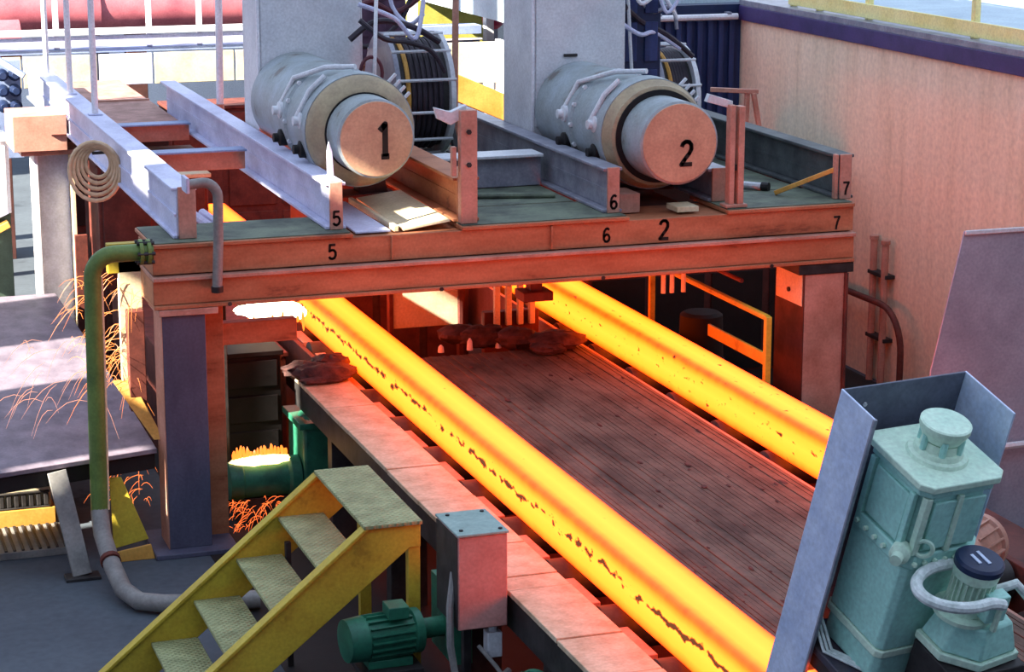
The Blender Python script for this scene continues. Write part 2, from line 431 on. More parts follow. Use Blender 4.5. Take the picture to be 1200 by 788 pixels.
# ------------------------------------------------------------------ strands
def strand(name, x0, x1, y0, label, sf, tf):
    hx, hz = (x1 - x0) / 2, 0.125
    r = 0.028; prof = []
    for cx, cz, a0 in ((hx - r, hz - r, 0), (-hx + r, hz - r, 90), (-hx + r, -hz + r, 180), (hx - r, -hz + r, 270)):
        for k in range(5):
            a = math.radians(a0 + 90 * k / 4); prof.append((cx + r * math.cos(a), cz + r * math.sin(a)))
    b = MB(); b.prism([(px, y0, pz) for px, pz in prof], (0, 5.8 - y0, 0))
    me = bpy.data.meshes.new(name); me.from_pydata([tuple(v) for v in b.v], [], b.f)
    bm = bmesh.new(); bm.from_mesh(me); bmesh.ops.recalc_face_normals(bm, faces=bm.faces); bm.to_mesh(me); bm.free()
    for p in me.polygons: p.use_smooth = True
    me.set_sharp_from_angle(angle=math.radians(40))
    o = bpy.data.objects.new(name, me); COL.objects.link(o); o.location = ((x0 + x1) / 2, 0, 0.975)
    me.materials.append(hot_steel(name + ' glowing steel', sf, tf, hx, hz))
    return tag(o, label, 'steel bloom', 'hot strands')
strand('hot_strand', 1.33, 1.57, -6.4, 'glowing yellow strand with a line of dark scale flecks, nearer the yellow stair', 0.29, 0.02)
strand('hot_strand', 3.05, 3.30, -3.1, 'glowing yellow strand passing behind the blue grey shield, beside the pink column', 0.06, 0.075)

# ------------------------------------------------------------------ roller table
T = thing('roller_table', 'roller table with dusty cover plates carrying the glowing strand beside the stair', 'roller table', (1.4, -2, 0))
y = 0.75; k = 0
cuts = [0.75, -0.10, -0.62, -1.45, -2.05, -2.85, -3.32, -3.5, -4.15, -4.6, -5.4]
for a, b_ in zip(cuts, cuts[1:]):
    dz = random.uniform(-0.004, 0.004)
    bx(0.945, 1.25, b_ + 0.006, a - 0.006, 0.825 + dz, 0.85 + dz).build('cover_plate', M_STRIP, T, bevel=0.003)
bx(0.955, 0.985, -5.4, 0.75, 0.66, 0.82).build('side_frame', M_DARKSTEEL, T)
bx(1.20, 1.235, -5.4, 5.0, 0.45, 0.82).build('inner_frame', M_RUST, T)
bx(1.66, 1.69, -5.4, 5.0, 0.45, 0.82).build('inner_frame', M_RUST, T)
for yy in (-5.2, -3.9, -2.6, -1.3, 0.0): bx(0.99, 1.2, yy - .05, yy + .05, 0, 0.82).build('leg', M_DARKSTEEL, T)
for i in range(15):
    yy = -5.2 + i * 0.68
    q = MB().lathe((1.24, yy, 0.745), (1, 0, 0), [(0, .06), (.02, .105), (.40, .105), (.42, .06)], 20).build('roller', M_DARKSTEEL, T, bevel=0)
    bx(1.252, 1.325, yy + .15, yy + .50, 0.66, 0.815).build('spacer_block', M_PINK, T)
T2 = thing('roller_table', 'roller table under the glowing strand beside the pink column', 'roller table', (3.2, -2, 0))
bx(2.985, 3.012, -5.4, 5.0, 0.45, 0.835).build('inner_frame', M_PINK, T2)
bx(3.36, 3.40, -5.4, 5.0, 0.3, 0.84).build('inner_frame', M_RUST, T2)
bx(3.40, 3.70, -5.4, 5.0, 0.80, 0.83).build('cover_plate', M_MAROON, T2)
for yy in (-5.0, -2.5, 0.5, 3.0): bx(3.41, 3.55, yy - .05, yy + .05, 0, 0.8).build('leg', M_DARKSTEEL, T2)
for i in range(15):
    yy = -5.2 + i * 0.68
    MB().lathe((3.015, yy, 0.745), (1, 0, 0), [(0, .06), (.02, .105), (.32, .105), (.34, .06)], 20).build('roller', M_DARKSTEEL, T2, bevel=0)

# slatted cover between the strands
T = thing('slatted_walkway', 'wide rusty slatted cover between the two glowing strands', 'walkway', (2.33, -2, 0))
b = MB(); n = 44; w = (2.975 - 1.70) / n
for i in range(n):
    x = 1.70 + i * w; h = random.uniform(-.003, .003)
    b.box(x + 0.0018, x + w - 0.0018, -5.15, 0.95, 0.815, 0.845 + h)
s_ = b.build('slats', M_SLAT, T, bevel=0); s_['kind'] = 'stuff'
bx(1.70, 2.975, -5.15, 0.95, 0.79, 0.814).build('backing_plate', M_MAROON, T)
for x in (1.72, 2.94): bx(x - .02, x + .02, -5.1, 0.9, 0.0, 0.79).build('support_frame', M_RUST, T)
b = MB()
for i in range(80):
    x, yy = random.uniform(1.78, 2.93), random.uniform(-4.9, 0.8)
    s = random.uniform(.005, .016)
    b.blob((x, yy, 0.849), s * random.uniform(.6, 1.2), s * random.uniform(1.2, 3), s * .35, 6, 4, .3, i)
tag(b.build('scale_crumbs', M_SLAG, bevel=0), 'dark scale crumbs strewn over the slatted cover', 'mill scale', kind='stuff')

# slag and scrap lumps
def lump(label, parts):
    b = MB()
    for i, (c, r) in enumerate(parts): b.blob(c, *r, 16, 10, .16, len(label) + i)
    return tag(b.build('slag_lump', M_SLAG, bevel=0), label, 'slag', 'slag lumps')
lump('crumpled dark lump on the first cover plate, beside the fleck-lined strand',
     [((1.12, 0.62, .885), (.2, .16, .055)), ((1.02, 0.75, .88), (.14, .14, .05)), ((1.20, 0.78, .90), (.13, .12, .06)), ((1.08, .48, .87), (.16, .05, .025))])
lump('flat dark lump against the far strand where the slatted cover begins',
     [((2.78, 0.92, .90), (.2, .17, .06)), ((2.56, 1.06, .90), (.16, .16, .07)), ((2.68, .80, .88), (.12, .12, .04))])
lump('dark lump in the middle of the far end of the slatted cover', [((2.36, 1.18, .90), (.19, .14, .07)), ((2.22, 1.3, .9), (.14, .14, .06))])

# ------------------------------------------------------------------ portal frame
PF = thing('portal_frame', 'salmon double girder on two columns spanning both strands, numbered 5 6 2 7', 'girder', (2.2, 0.2, 0))
bx(-0.04, 4.49, 0.02, 0.05, 1.70, 1.855).build('upper_web', M_GIRDER, PF)
for x0, x1 in ((-0.04, 1.16), (1.84, 2.93), (3.60, 4.49)):
    bx(x0, x1, 0.0, 0.62, 1.857, 1.88).build('top_flange', M_GIRDER, PF)
    bx(x0 + .01, x1 - .01, 0.03, 0.61, 1.8805, 1.886).build('deck_strip', M_DECKGREEN, PF, bevel=0)
bx(-0.04, 4.49, 0.05, 0.5, 1.70, 1.85).build('upper_box', M_GIRDER, PF)
bx(-0.045, 4.49, -0.03, 0.45, 1.668, 1.692).build('lower_top_flange', M_PINK, PF)
bx(-0.045, 4.49, 0.0, 0.42, 1.525, 1.667).build('lower_web', M_GIRDER, PF)
bx(-0.045, 4.49, -0.02, 0.45, 1.50, 1.523).build('lower_bottom_flange', M_GIRDER, PF)
for x in (1.40, 2.42): bx(x - .006, x + .006, -0.0, 0.02, 1.705, 1.85).build('stiffener', M_GIRDER, PF)
for x in (0.4, 1.7, 2.75, 3.9): MB().lathe((x, -0.005, 1.51), (0, -1, 0), [(0, .014), (.02, .014)], 6).build('bolt', M_DARKSTEEL, PF, bevel=0)
# left column
LC = bx(0.0, 0.255, 0.0, 0.27, 0.03, 1.455).build('column', M_COLBLUE, PF)
bx(-0.004, -0.001, 0.0, 0.27, 0.03, 1.455).build('side_facing', M_PINK, LC, bevel=0)  # pink sheet paints the sunlit left side of the column
bx(-0.02, 0.33, -0.02, 0.35, 1.458, 1.497).build('cap_plate', M_PINK, LC)
bx(-0.10, 0.40, -0.10, 0.42, 0.0, 0.03).build('base_plate', M_COLBLUE, LC)
IP = bx(0.27, 0.40, 0.20, 0.36, 0.0, 1.455).build('inner_post', M_GIRDER, PF)
bx(0.40, 0.86, 0.24, 0.33, 1.20, 1.335).build('header', M_GIRDER, IP)
# right column
RC = bx(4.15, 4.43, 0.0, 0.42, 0.03, 1.43).build('column', M_PINK, PF)
bx(4.144, 4.149, 0.0, 0.42, 0.03, 1.43).build('side_facing', M_MAROON, RC, bevel=0)  # maroon sheet paints this face as shaded
bx(4.138, 4.143, 0.02, 0.40, 1.22, 1.43).build('sun_patch', M_CREAM, RC, bevel=0)  # cream sheet stands in for a patch of sunlight
MB().lathe((4.137, 0.2, 1.30), (-1, 0, 0), [(0, .016), (.012, .016)], 8).build('bolt', M_DARKSTEEL, RC, bevel=0)
bx(4.43, 4.452, -0.02, 0.44, 0.03, 1.43).build('edge_flange', M_RUST, RC)
bx(4.10, 4.49, -0.01, 0.45, 1.432, 1.497).build('cap_plate', M_DARKSTEEL, RC)
bx(4.05, 4.55, -0.10, 0.52, 0.0, 0.03).build('base_plate', M_DARKSTEEL, RC)
for body, x, z, sz in (('5', 1.035, 1.775, .088), ('6', 2.785, 1.77, .085), ('2', 3.17, 1.78, .12), ('7', 4.37, 1.755, .085)):
    text('numeral', body, sz, (x, 0.0185, z), math.pi / 2, 0, M_BLACKPAINT, PF)

# bent pipe handle at the left end of the girder
pts = [(0.16, -0.06, 2.235), (0.25, -0.06, 2.245)]
for k in range(7):
    a = math.radians(90 * k / 6); pts.append((0.25 + 0.09 * math.sin(a), -0.06, 2.155 + 0.09 * math.cos(a)))
pts += [(0.335, -0.06, 1.9), (0.32, -0.06, 1.62)]
t = thing('hooked_pipe', 'grey hooked pipe hanging in front of the left end of the girder', 'pipe', (0.3, -0.06, 1.6))
MB().tube(pts, 0.03, 12).build('pipe', M_GREYPIPE, t, bevel=0)
MB().lathe((0.32, -0.06, 1.63), (0, 0, -1), [(0, .036), (.035, .036)], 12).build('pipe_end', M_DARKSTEEL, t, bevel=0)
bx(0.15, 0.17, -0.10, 0.05, 2.19, 2.28).build('flange', M_LILAC, t)

# ------------------------------------------------------------------ longitudinal channel beams
def side_beam(x0, x1, y0, y1, z0, z1, label, m, endm, num=None, lip=0.06):
    t = thing('channel_beam', label, 'beam', ((x0 + x1) / 2, (y0 + y1) / 2, z0), 'channel beams on the portal frame')
    xm = (x0 + x1) / 2
    bx(xm - .012, xm + .012, y0 + .02, y1, z0 + .02, z1 - .02).build('web', m, t)
    bx(x0 - lip * .4, x1 + lip * .4, y0 + .02, y1, z1 - .02, z1).build('top_flange', m, t)
    bx(x0 - lip * .4, x1 + lip * .4, y0 + .02, y1, z0, z0 + .02).build('bottom_flange', m, t)
    bx(xm - .016, xm - .012, y0 + .02, y1, z0 + .12, z0 + .14).build('rib', m, t, bevel=0)
    e = bx(x0, x1, y0, y0 + .02, z0, z1 + .005).build('end_plate', endm, t)
    if num: text('numeral', num, .085, (xm, y0 - .0015, z0 + .07), math.pi / 2, 0, M_BLACKPAINT, e)
    return t
def side_beam_wide(x0, x1, y0, y1, z0, z1, label):
    t = thing('channel_beam', label, 'beam', ((x0 + x1) / 2, (y0 + y1) / 2, z0), 'channel beams on the portal frame')
    bx(x0 + .01, x1, y0 + .02, y1, z0, z1 - .02).build('web', M_LILAC, t)
    bx(x0 - .015, x1 + .02, y0 + .02, y1, z1 - .02, z1).build('top_flange', M_LILAC, t)
    bx(x0, x0 + .01, y0 + .02, y1, z0 + .13, z0 + .145).build('rib', M_LILAC, t, bevel=0)
    bx(x0 - .012, x1, y0 + .02, y1, z0, z0 + .02).build('bottom_flange', M_LILAC, t)
    bx(x0 + .02, x1 + .01, y0, y0 + .02, z0, z1 + .005).build('end_plate', M_PINK, t)
    return t
side_beam_wide(0.12, 0.235, 0.12, 7.2, 1.888, 2.19, 'long lilac channel beam at the left edge of the platform, by the bent pipe')
side_beam(1.05, 1.13, 0.12, 5.7, 1.888, 2.17, 'lilac channel beam with end plate 5 left of drum 1', M_LILAC, M_PINK, '5')
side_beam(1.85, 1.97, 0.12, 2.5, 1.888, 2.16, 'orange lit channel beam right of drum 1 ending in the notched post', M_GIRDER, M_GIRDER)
side_beam(2.83, 2.91, 0.12, 3.6, 1.888, 2.17, 'grey channel beam with end plate 6 left of drum 2', M_GREYSTEEL, M_PINK, '6')
side_beam(3.62, 3.72, 0.3, 3.6, 1.888, 2.10, 'channel beam right of drum 2 behind the slotted post', M_GREYSTEEL, M_PINK)
side_beam(4.44, 4.52, 0.12, 4.2, 1.888, 2.175, 'dark channel beam with end plate 7 at the wall side of the platform', M_BEAMDARK, M_PINK, '7')

# notched posts by the drums
t = thing('notched_post', 'pink post with bolted bracket right of drum 1', 'post', (1.90, 0.1, 1.888))
bx(1.85, 1.955, 0.05, 0.115, 1.888, 2.58).build('post', M_PINK, t)
bx(1.80, 1.83, 0.07, 0.11, 2.18, 2.36).build('lug', M_PINK, t)
b = MB(); b.prism([(1.70, .09, 2.60), (1.80, .09, 2.57), (1.90, .09, 2.61), (1.90, .09, 2.54), (1.80, .09, 2.49), (1.72, .09, 2.53)], (0, .05, 0))
b.build('bracket', M_CABINET, t)
for z in (2.25, 2.45): MB().lathe((1.9, .05, z), (0, -1, 0), [(0, .016), (.014, .016)], 6).build('bolt', M_DARKSTEEL, t, bevel=0)
t = thing('notched_post', 'pink twin slotted post right of drum 2', 'post', (3.68, 0.1, 1.888))
bx(3.625, 3.66, 0.05, 0.12, 1.888, 2.54).build('post', M_PINK, t)
bx(3.685, 3.725, 0.05, 0.12, 1.888, 2.53).build('post', M_PINK, t)
bx(3.60, 3.75, 0.04, 0.14, 1.8885, 1.91).build('foot', M_PINK, t)
bx(3.66, 3.685, 0.07, 0.11, 2.12, 2.16).build('tie', M_DARKSTEEL, t)
b = MB(); b.prism([(3.50, .1, 2.61), (3.66, .1, 2.56), (3.66, .1, 2.51), (3.48, .1, 2.56)], (0, .05, 0)); b.build('bracket', M_CABINET, t)
t = thing('upright_lug', 'small pointed lug standing on the lilac beam left of drum 1', 'lug', (1.06, .14, 2.18))
b = MB(); b.prism([(1.045, .13, 2.175), (1.085, .13, 2.175), (1.075, .13, 2.36), (1.055, .13, 2.42), (1.045, .13, 2.36)], (0, .03, 0)); b.build('plate', M_LILAC, t)

# decks
t = thing('walkway_deck', 'grey green deck plates between drum 1 and drum 2', 'deck', (2.4, 2, 1.88))
for i, (a, c) in enumerate(((0.64, 1.25), (1.26, 1.95), (1.96, 2.7), (2.71, 3.5))):
    bx(2.0, 2.80, a, c, 1.86, 1.886).build('deck_plate', M_DECKGREEN, t)
bx(2.0, 2.80, 1.28, 1.42, 1.89, 2.09).build('cross_channel', M_GREYSTEEL, t)
bx(2.0, 2.80, 1.22, 1.46, 2.09, 2.11).build('cross_flange', M_CABINET, t)
MB().tube([(2.05, .95, 1.905), (2.72, .78, 1.905)], .018, 8).build('rod', M_DECKGREEN, t, bevel=0)
t = thing('walkway_deck', 'dark green deck plates between drum 2 and the wall side beam', 'deck', (4.1, 2, 1.88))
for i, (a, c) in enumerate(((0.64, 1.3), (1.31, 2.1), (2.11, 3.0), (3.01, 4.0))):
    bx(3.76, 4.41, a, c, 1.86, 1.886).build('deck_plate', M_DECKGREEN, t)
t = thing('loose_pipe', 'pale pipe lying on the deck right of drum 2', 'pipe', (3.95, .7, 1.888))
MB().tube([(3.80, 1.0, 1.913), (4.12, .62, 1.913)], .024, 10).build('pipe', M_CABINET, t, bevel=0)
MB().lathe((4.12, .62, 1.913), (.64, -.76, 0), [(0, .03), (.05, .03)], 10).build('pipe_end', M_DARKSTEEL, t, bevel=0)
t = thing('diagonal_brace', 'ochre diagonal brace inside the wall side beam', 'brace', (4.4, .3, 1.888))  # brace in ochre paint
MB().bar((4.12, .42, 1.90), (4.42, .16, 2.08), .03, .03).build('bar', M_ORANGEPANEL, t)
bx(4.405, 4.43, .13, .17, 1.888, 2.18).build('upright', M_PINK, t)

# open frame between the two lilac beams: cross members and a mesh deck further back
def crossbar(y, z, label):
    t = thing('cross_member', label, 'beam', (.64, y, z), 'cross members between the lilac beams')
    bx(.24, 1.02, y, y + .16, z, z + .015).build('flange', M_BLUEBEAM, t)
    bx(.24, 1.02, y + .07, y + .085, z - .13, z).build('web', M_PINK, t)
    return t
crossbar(2.3, 2.06, 'nearer blue topped cross member between the lilac beams')
crossbar(4.35, 1.98, 'cross member under the front edge of the mesh deck')
t = thing('mesh_deck', 'brown woven mesh deck between the lilac beams', 'deck', (.65, 6, 1.9))
bx(.25, 1.02, 4.6, 7.8, 1.93, 1.95).build('mesh_panel', checker_mat('woven mesh', '#c09084', '#94695d', 110), t)
for y in (4.58, 6.2): bx(.25, 1.02, y, y + .03, 1.85, 1.965).build('edge_bar', M_PINK, t)
t = thing('sunlit_tray', 'small cream tray below the opening between the lilac beams', 'tray', (.75, 3.2, 1.55))
bx(.55, 1.0, 3.5, 3.9, 1.70, 1.73).build('tray', M_CREAM, t)
for i in range(9): bx(.58 + i * .047, .605 + i * .047, 1.1, 1.25, 1.72, 1.75).build('tooth', M_LILAC, t)
bx(.56, 1.02, 1.09, 1.26, 1.69, 1.72).build('tooth_bar', M_DARKSTEEL, t)
t = thing('inclined_conduit', 'pair of lilac inclined conduits under the open frame', 'conduit', (.7, 1.2, 1.3))
for dx in (0, .07): MB().tube([(.55 + dx, 1.9, 1.72), (.72 + dx, .75, 1.62)], .03, 10).build('pipe', M_LILAC, t, bevel=0)
bx(.5, .80, .75, 1.2, 1.54, 1.57).build('tray', M_PINK, t)
bx(.50, .54, .80, .84, 0, 1.54).build('support', M_DARKSTEEL, t)

# slots over the strands: planks between the beams
t = thing('slot_plate', 'cream plank and lilac plate in the slot below drum 1', 'plate', (1.5, 1, 1.8))
bx(1.20, 1.42, .10, 1.18, 1.858, 1.872).build('lilac_plate', M_LILAC, t)
b = MB(); b.hexa([(1.50, .10, 1.858), (1.80, .10, 1.90), (1.80, 1.18, 1.91), (1.50, 1.18, 1.87)], [(1.49, .10, 1.875), (1.79, .10, 1.918), (1.79, 1.18, 1.928), (1.49, 1.18, 1.89)]); b.build('cream_plank', M_CREAM, t)
bx(1.44, 1.47, .10, 1.18, 1.858, 1.895).build('edge_bar', M_CREAM, t)
t = thing('slot_plate', 'orange lit plate in the slot below drum 2', 'plate', (3.2, 1, 1.8))
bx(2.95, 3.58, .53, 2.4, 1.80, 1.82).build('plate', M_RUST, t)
bx(2.96, 3.10, .25, .5, 1.857, 1.98).build('block', M_PINK, t)
bx(3.30, 3.45, .12, .3, 1.865, 1.90).build('wedge', M_CREAM, t)

# ------------------------------------------------------------------ drums
def drum(num, x, z, yd, yf, yb, rd, rg, label):
    t = thing('drive_drum', label, 'drum', (x, yf, z - .34), 'numbered drums')
    h = MB().lathe((x, yf + .085, z), (0, 1, 0), [(0, .358), (.15, .362), (.17, .335), (.58, .335), (.60, .352), (.68, .352), (.70, .33), (yb - yf - .085, .33)], 56)
    h = h.build('housing', M_DRUM, t, bevel=0)
    MB().lathe((x, yf - .02, z), (0, 1, 0), [(0, rg), (.012, rg + .02), (.045, .325), (.075, .345), (.105, .352)], 56).build('front_collar', M_DRUMFACE, t, bevel=0)
    MB().lathe((x, yf - .03, z), (0, 1, 0), [(0, rg - .002), (.012, rg - .002)], 48).build('gap_shade', M_BLACK, t, bevel=0)  # black disc paints the dark gap around the barrel
    d = MB().lathe((x, yd, z), (0, 1, 0), [(0, rd - .015), (.012, rd), (yf - yd, rd)], 48).build('barrel', M_DRUM, t, bevel=0)
    MB().lathe((x, yd - .004, z), (0, 1, 0), [(0, rd - .016), (.008, rd - .012)], 48).build('end_disc', M_DISC, d, bevel=0)
    text('numeral', num, .20 if num == '1' else .15, (x + .045, yd - .0055, z - (.01 if num == '1' else .065)), 0, 0, M_BLACKPAINT, d, squeeze=.85, weight=.09)
    for i in range(16):
        a = 2 * math.pi * i / 16
        p = (x + .343 * math.cos(a), yf + .69, z + .343 * math.sin(a))
        MB().lathe(p, (0, -1, 0), [(0, .016), (.03, .016)], 6).build('bolt', M_CABINET, t, bevel=0)
    for yy in (yf + .22, yf + .78):
        for zz, mm in ((-.12, M_BLACK), (.06, M_CABINET)):
            MB().lathe((x - .31, yy, z + zz), (-1, 0, 0), [(0, .055), (.05, .055), (.06, .03), (.09, .03)], 14).build('valve', mm, t, bevel=0)
    MB().tube([(x - .35, yf + .80, z + .08), (x - .26, yf + .75, z + .27), (x - .12, yf + .45, z + .365), (x + .02, yf + .25, z + .385)], .018, 8).build('feed_pipe', M_CABINET, t, bevel=0)
    MB().tube([(x - .37, yf + .24, z + .08), (x - .29, yf + .2, z + .25), (x - .19, yf + .2, z + .34)], .018, 8).build('feed_pipe', M_CABINET, t, bevel=0)
    for sx in (-1, 1):
        b = MB(); b.prism([(x + sx * .10, yf + .5, z - .31), (x + sx * .24, yf + .5, z - .22), (x + sx * .30, yf + .5, 1.886), (x + sx * .10, yf + .5, 1.886)], (0, .15, 0))
        b.build('saddle', M_MAROON, t)
    bx(x - .34, x + .34, yf + .45, yf + .7, 1.886, 1.905).build('saddle_beam', M_MAROON, t)
    b = MB()
    for k in range(4):
        b.bar((x + .20 + .03 * k, yf + .16, z + .28 - .04 * k), (x + .26 + .03 * k, yf + .16, z + .34 - .04 * k), .02, .02)
    b.build('clamp', M_CABINET, t)
    return t
drum('1', 1.435, 2.375, .45, .76, 2.53, .245, .257, 'large drum with tan end marked 1 above the fleck-lined strand')
drum('2', 3.285, 2.315, .06, .42, 1.84, .262, .300, 'large drum with tan end marked 2 above the far strand')

# tall cabinets behind the drums
def cabinet(x0, x1, y0, y1, label):
    t = thing('machine_cabinet', label, 'cabinet', ((x0 + x1) / 2, (y0 + y1) / 2, 1.886), 'tall cabinets behind the drums')
    bx(x0, x1, y0, y1, 1.89, 4.1).build('body', M_CABINET, t, bevel=.01)
    bx(x0 + .02, x1 - .02, y0 - .012, y0 - .001, 2.2, 4.05).build('front_panel', M_CABINET, t, bevel=.004)
    for z in (2.68, 3.3): bx(x0 + .22, x0 + .32, y0 - .03, y0 - .012, z, z + .02).build('handle', M_DARKSTEEL, t)
    bx(x0 - .008, x0 + .012, y0 - .008, y0 + .012, 1.89, 4.08).build('corner_trim', M_WHITE, t)
    return t
cabinet(1.17, 1.92, 2.55, 3.05, 'tall pale grey cabinet behind the left drum, next to the mesh deck')
cabinet(2.945, 3.63, 1.86, 2.5, 'tall pale grey cabinet behind the right drum, with the navy pump unit beside it')

# cable reels
def reel(x0, x1, y, z, R, label):
    t = thing('cable_reel', label, 'cable reel', ((x0 + x1) / 2, y, z - R), 'caged cable reels')
    for x in (x0, x1):
        rm = MB().lathe((x - .02, y, z), (1, 0, 0), [(0, R - .09), (0.001, R), (.035, R), (.036, R - .09)], 40).build('rim', M_GREYSTEEL if x == x0 else M_CABINET, t, bevel=0)
        for i in range(8):
            a = 2 * math.pi * i / 8
            MB().bar((x, y, z), (x, y + (R - .05) * math.cos(a), z + (R - .05) * math.sin(a)), .03, .03, up=(1, 0, 0)).build('spoke', M_GREYSTEEL, t)
    MB().lathe((x0, y, z), (1, 0, 0), [(0, R - .06), (x1 - x0, R - .06)], 36).build('drum_core', M_DARKSTEEL, t, bevel=0)
    w = (x1 - x0 - .12) / 7
    for i in range(7):
        xx = x0 + .08 + i * w
        MB().ring((xx, y, z), (1, 0, 0), R - .055, .018, 36, 6).build('cable_turn', M_DARKHOSE if i else M_ORANGEPANEL, t, bevel=0)
    for i in range(12):
        a = 2 * math.pi * (i + .4) / 12
        p = (y + R * math.cos(a), z + R * math.sin(a))
        MB().tube([(x0 - .02, *p), (x1 + .02, *p)], .012, 6).build('slat', M_CABINET, t, bevel=0)
    for yy in (-.2, .2):
        MB().bar((x0 - .06, y + yy * 1.6, 1.886), (x0 - .06, y, z), .05, .04, up=(1, 0, 0)).build('stand_leg', M_DARKSTEEL, t)
        MB().bar((x1 + .06, y + yy * 1.6, 1.886), (x1 + .06, y, z), .05, .04, up=(1, 0, 0)).build('stand_leg', M_DARKSTEEL, t)
    return t
reel(2.12, 2.52, 2.75, 2.36, .44, 'grey rimmed cable reel between the two cabinets')
reel(4.06, 4.33, 2.55, 2.28, .40, 'grey rimmed cable reel right of the second cabinet')

def hose(label, pts, r, m):
    # smooth the run with a Catmull-Rom pass
    P = [Vector(p) for p in pts]; Q = []
    E = [P[0]] + P + [P[-1]]
    for i in range(1, len(E) - 2):
        for k in range(6):
            u = k / 6
            a, b, c, d = E[i - 1], E[i], E[i + 1], E[i + 2]
            Q.append(.5 * ((2 * b) + (c - a) * u + (2 * a - 5 * b + 4 * c - d) * u * u + (3 * b - a - 3 * c + d) * u ** 3))
    Q.append(P[-1])
    return tag(MB().tube(Q, r, 8).build('hose', m, bevel=0), label, 'hose', 'hoses by the cabinets')
tag(MB().ring((1.83, 2.0, 2.60), (0.1, 1, 0), .075, .013, 28, 8, squash=1.45).build('hose_loop', M_HOSEMAROON, bevel=0), 'maroon hose loop hanging beside the first cabinet', 'hose')
hose('dark hose sagging from the first cabinet down to the cable reel', [(1.78, 2.1, 2.95), (1.95, 2.1, 2.82), (2.15, 2.2, 2.78), (2.35, 2.3, 2.70), (2.45, 2.3, 2.55)], .018, M_DARKHOSE)
hose('thick dark hose arching over the reel between the cabinets', [(1.76, 2.3, 2.80), (1.95, 2.3, 2.92), (2.2, 2.3, 2.88), (2.42, 2.35, 2.76)], .022, M_DARKHOSE)
hose('grey hose rising beside the first cabinet', [(1.85, 2.0, 2.55), (1.86, 2.0, 2.80), (1.90, 2.1, 3.1), (1.95, 2.2, 3.3)], .014, M_CABINET)
hose('lilac hose crossing above the reel between the cabinets', [(1.80, 2.2, 3.05), (2.05, 2.2, 2.95), (2.22, 2.25, 2.80), (2.30, 2.3, 3.1)], .016, M_LILAC)
hose('maroon hose crossing the mauve valve block', [(1.95, 3.1, 2.9), (2.15, 3.2, 2.98), (2.35, 3.2, 2.9), (2.55, 3.2, 3.02)], .022, M_HOSEMAROON)
hose('lilac hose hanging in front of the mauve valve block', [(2.3, 3.2, 3.2), (2.32, 3.2, 2.95), (2.42, 3.1, 2.82), (2.5, 3.0, 2.9)], .016, M_LILAC)
hose('black hose slung low in front of the mauve valve block', [(1.95, 3.1, 2.72), (2.15, 3.2, 2.66), (2.4, 3.2, 2.86), (2.52, 3.2, 3.2)], .02, M_DARKHOSE)
hose('white hose beside the navy pump unit', [(3.72, 2.0, 3.2), (3.8, 2.0, 3.02), (3.95, 2.0, 3.08), (4.1, 2.05, 2.9)], .016, M_WHITE)
hose('lilac hose at the top of the navy pump unit', [(3.9, 2.0, 3.2), (4.0, 2.0, 2.95), (4.12, 2.0, 3.1)], .014, M_LILAC)
hose('upper dark hose beside the second cabinet', [(3.68, 2.0, 3.0), (3.85, 2.1, 2.88), (4.05, 2.1, 2.78), (4.25, 2.1, 2.62)], .02, M_DARKHOSE)
hose('pale hose draped from the second cabinet to the right reel', [(3.66, 2.0, 2.88), (3.8, 2.0, 2.80), (3.95, 2.1, 2.80), (4.15, 2.1, 2.68)], .016, M_LILAC)
hose('white tipped hose hanging at the second cabinet', [(3.70, 2.0, 3.1), (3.72, 2.0, 2.8), (3.74, 2.0, 2.5)], .013, M_CABINET)
hose('grey hose curling above the right reel', [(3.8, 2.1, 3.1), (3.92, 2.1, 2.95), (4.08, 2.1, 2.98), (4.12, 2.1, 2.82)], .015, M_GREYSTEEL)
def block(name, label, cat, x0, x1, y0, y1, z0, z1, m, m2, group=None, cols=2, rows=2, bolts=True):
    """machine housing with raised panels and a cap rail"""
    t = thing(name, label, cat, ((x0 + x1) / 2, (y0 + y1) / 2, z0), group)
    bx(x0, x1, y0, y1, z0, z1).build('body', m, t, bevel=.01)
    w = (x1 - x0) / cols; h = (z1 - z0) / rows
    for i in range(cols):
        for k in range(rows):
            bx(x0 + i * w + .03, x0 + (i + 1) * w - .03, y0 - .015, y0 - .001, z0 + k * h + .03, z0 + (k + 1) * h - .03).build('panel', m2, t)
    bx(x0 - .012, x1 + .012, y0 - .02, y1, z1 + .001, z1 + .03).build('cap_rail', m2, t)
    return t
block('pump_unit', 'dark blue pump unit beside the second cabinet', 'pump', 3.68, 4.0, 2.1, 2.5, 1.888, 3.25, M_NAVY, M_NAVYPANEL, cols=2, rows=4)
block('valve_block', 'dark mauve valve block behind the hoses beside the first cabinet', 'valve block', 2.1, 2.5, 3.45, 3.7, 1.888, 3.2, mat('mauve machine paint', '#6a5066', '#463548', rough=.5), mat('mauve machine paint', '#6a5066'), cols=3, rows=5)
block('pump_unit', 'pink pump unit between the first cabinet and the reel', 'pump', 2.0, 2.14, 3.3, 3.5, 1.888, 2.50, M_PINK, M_PINK, cols=1, rows=1)

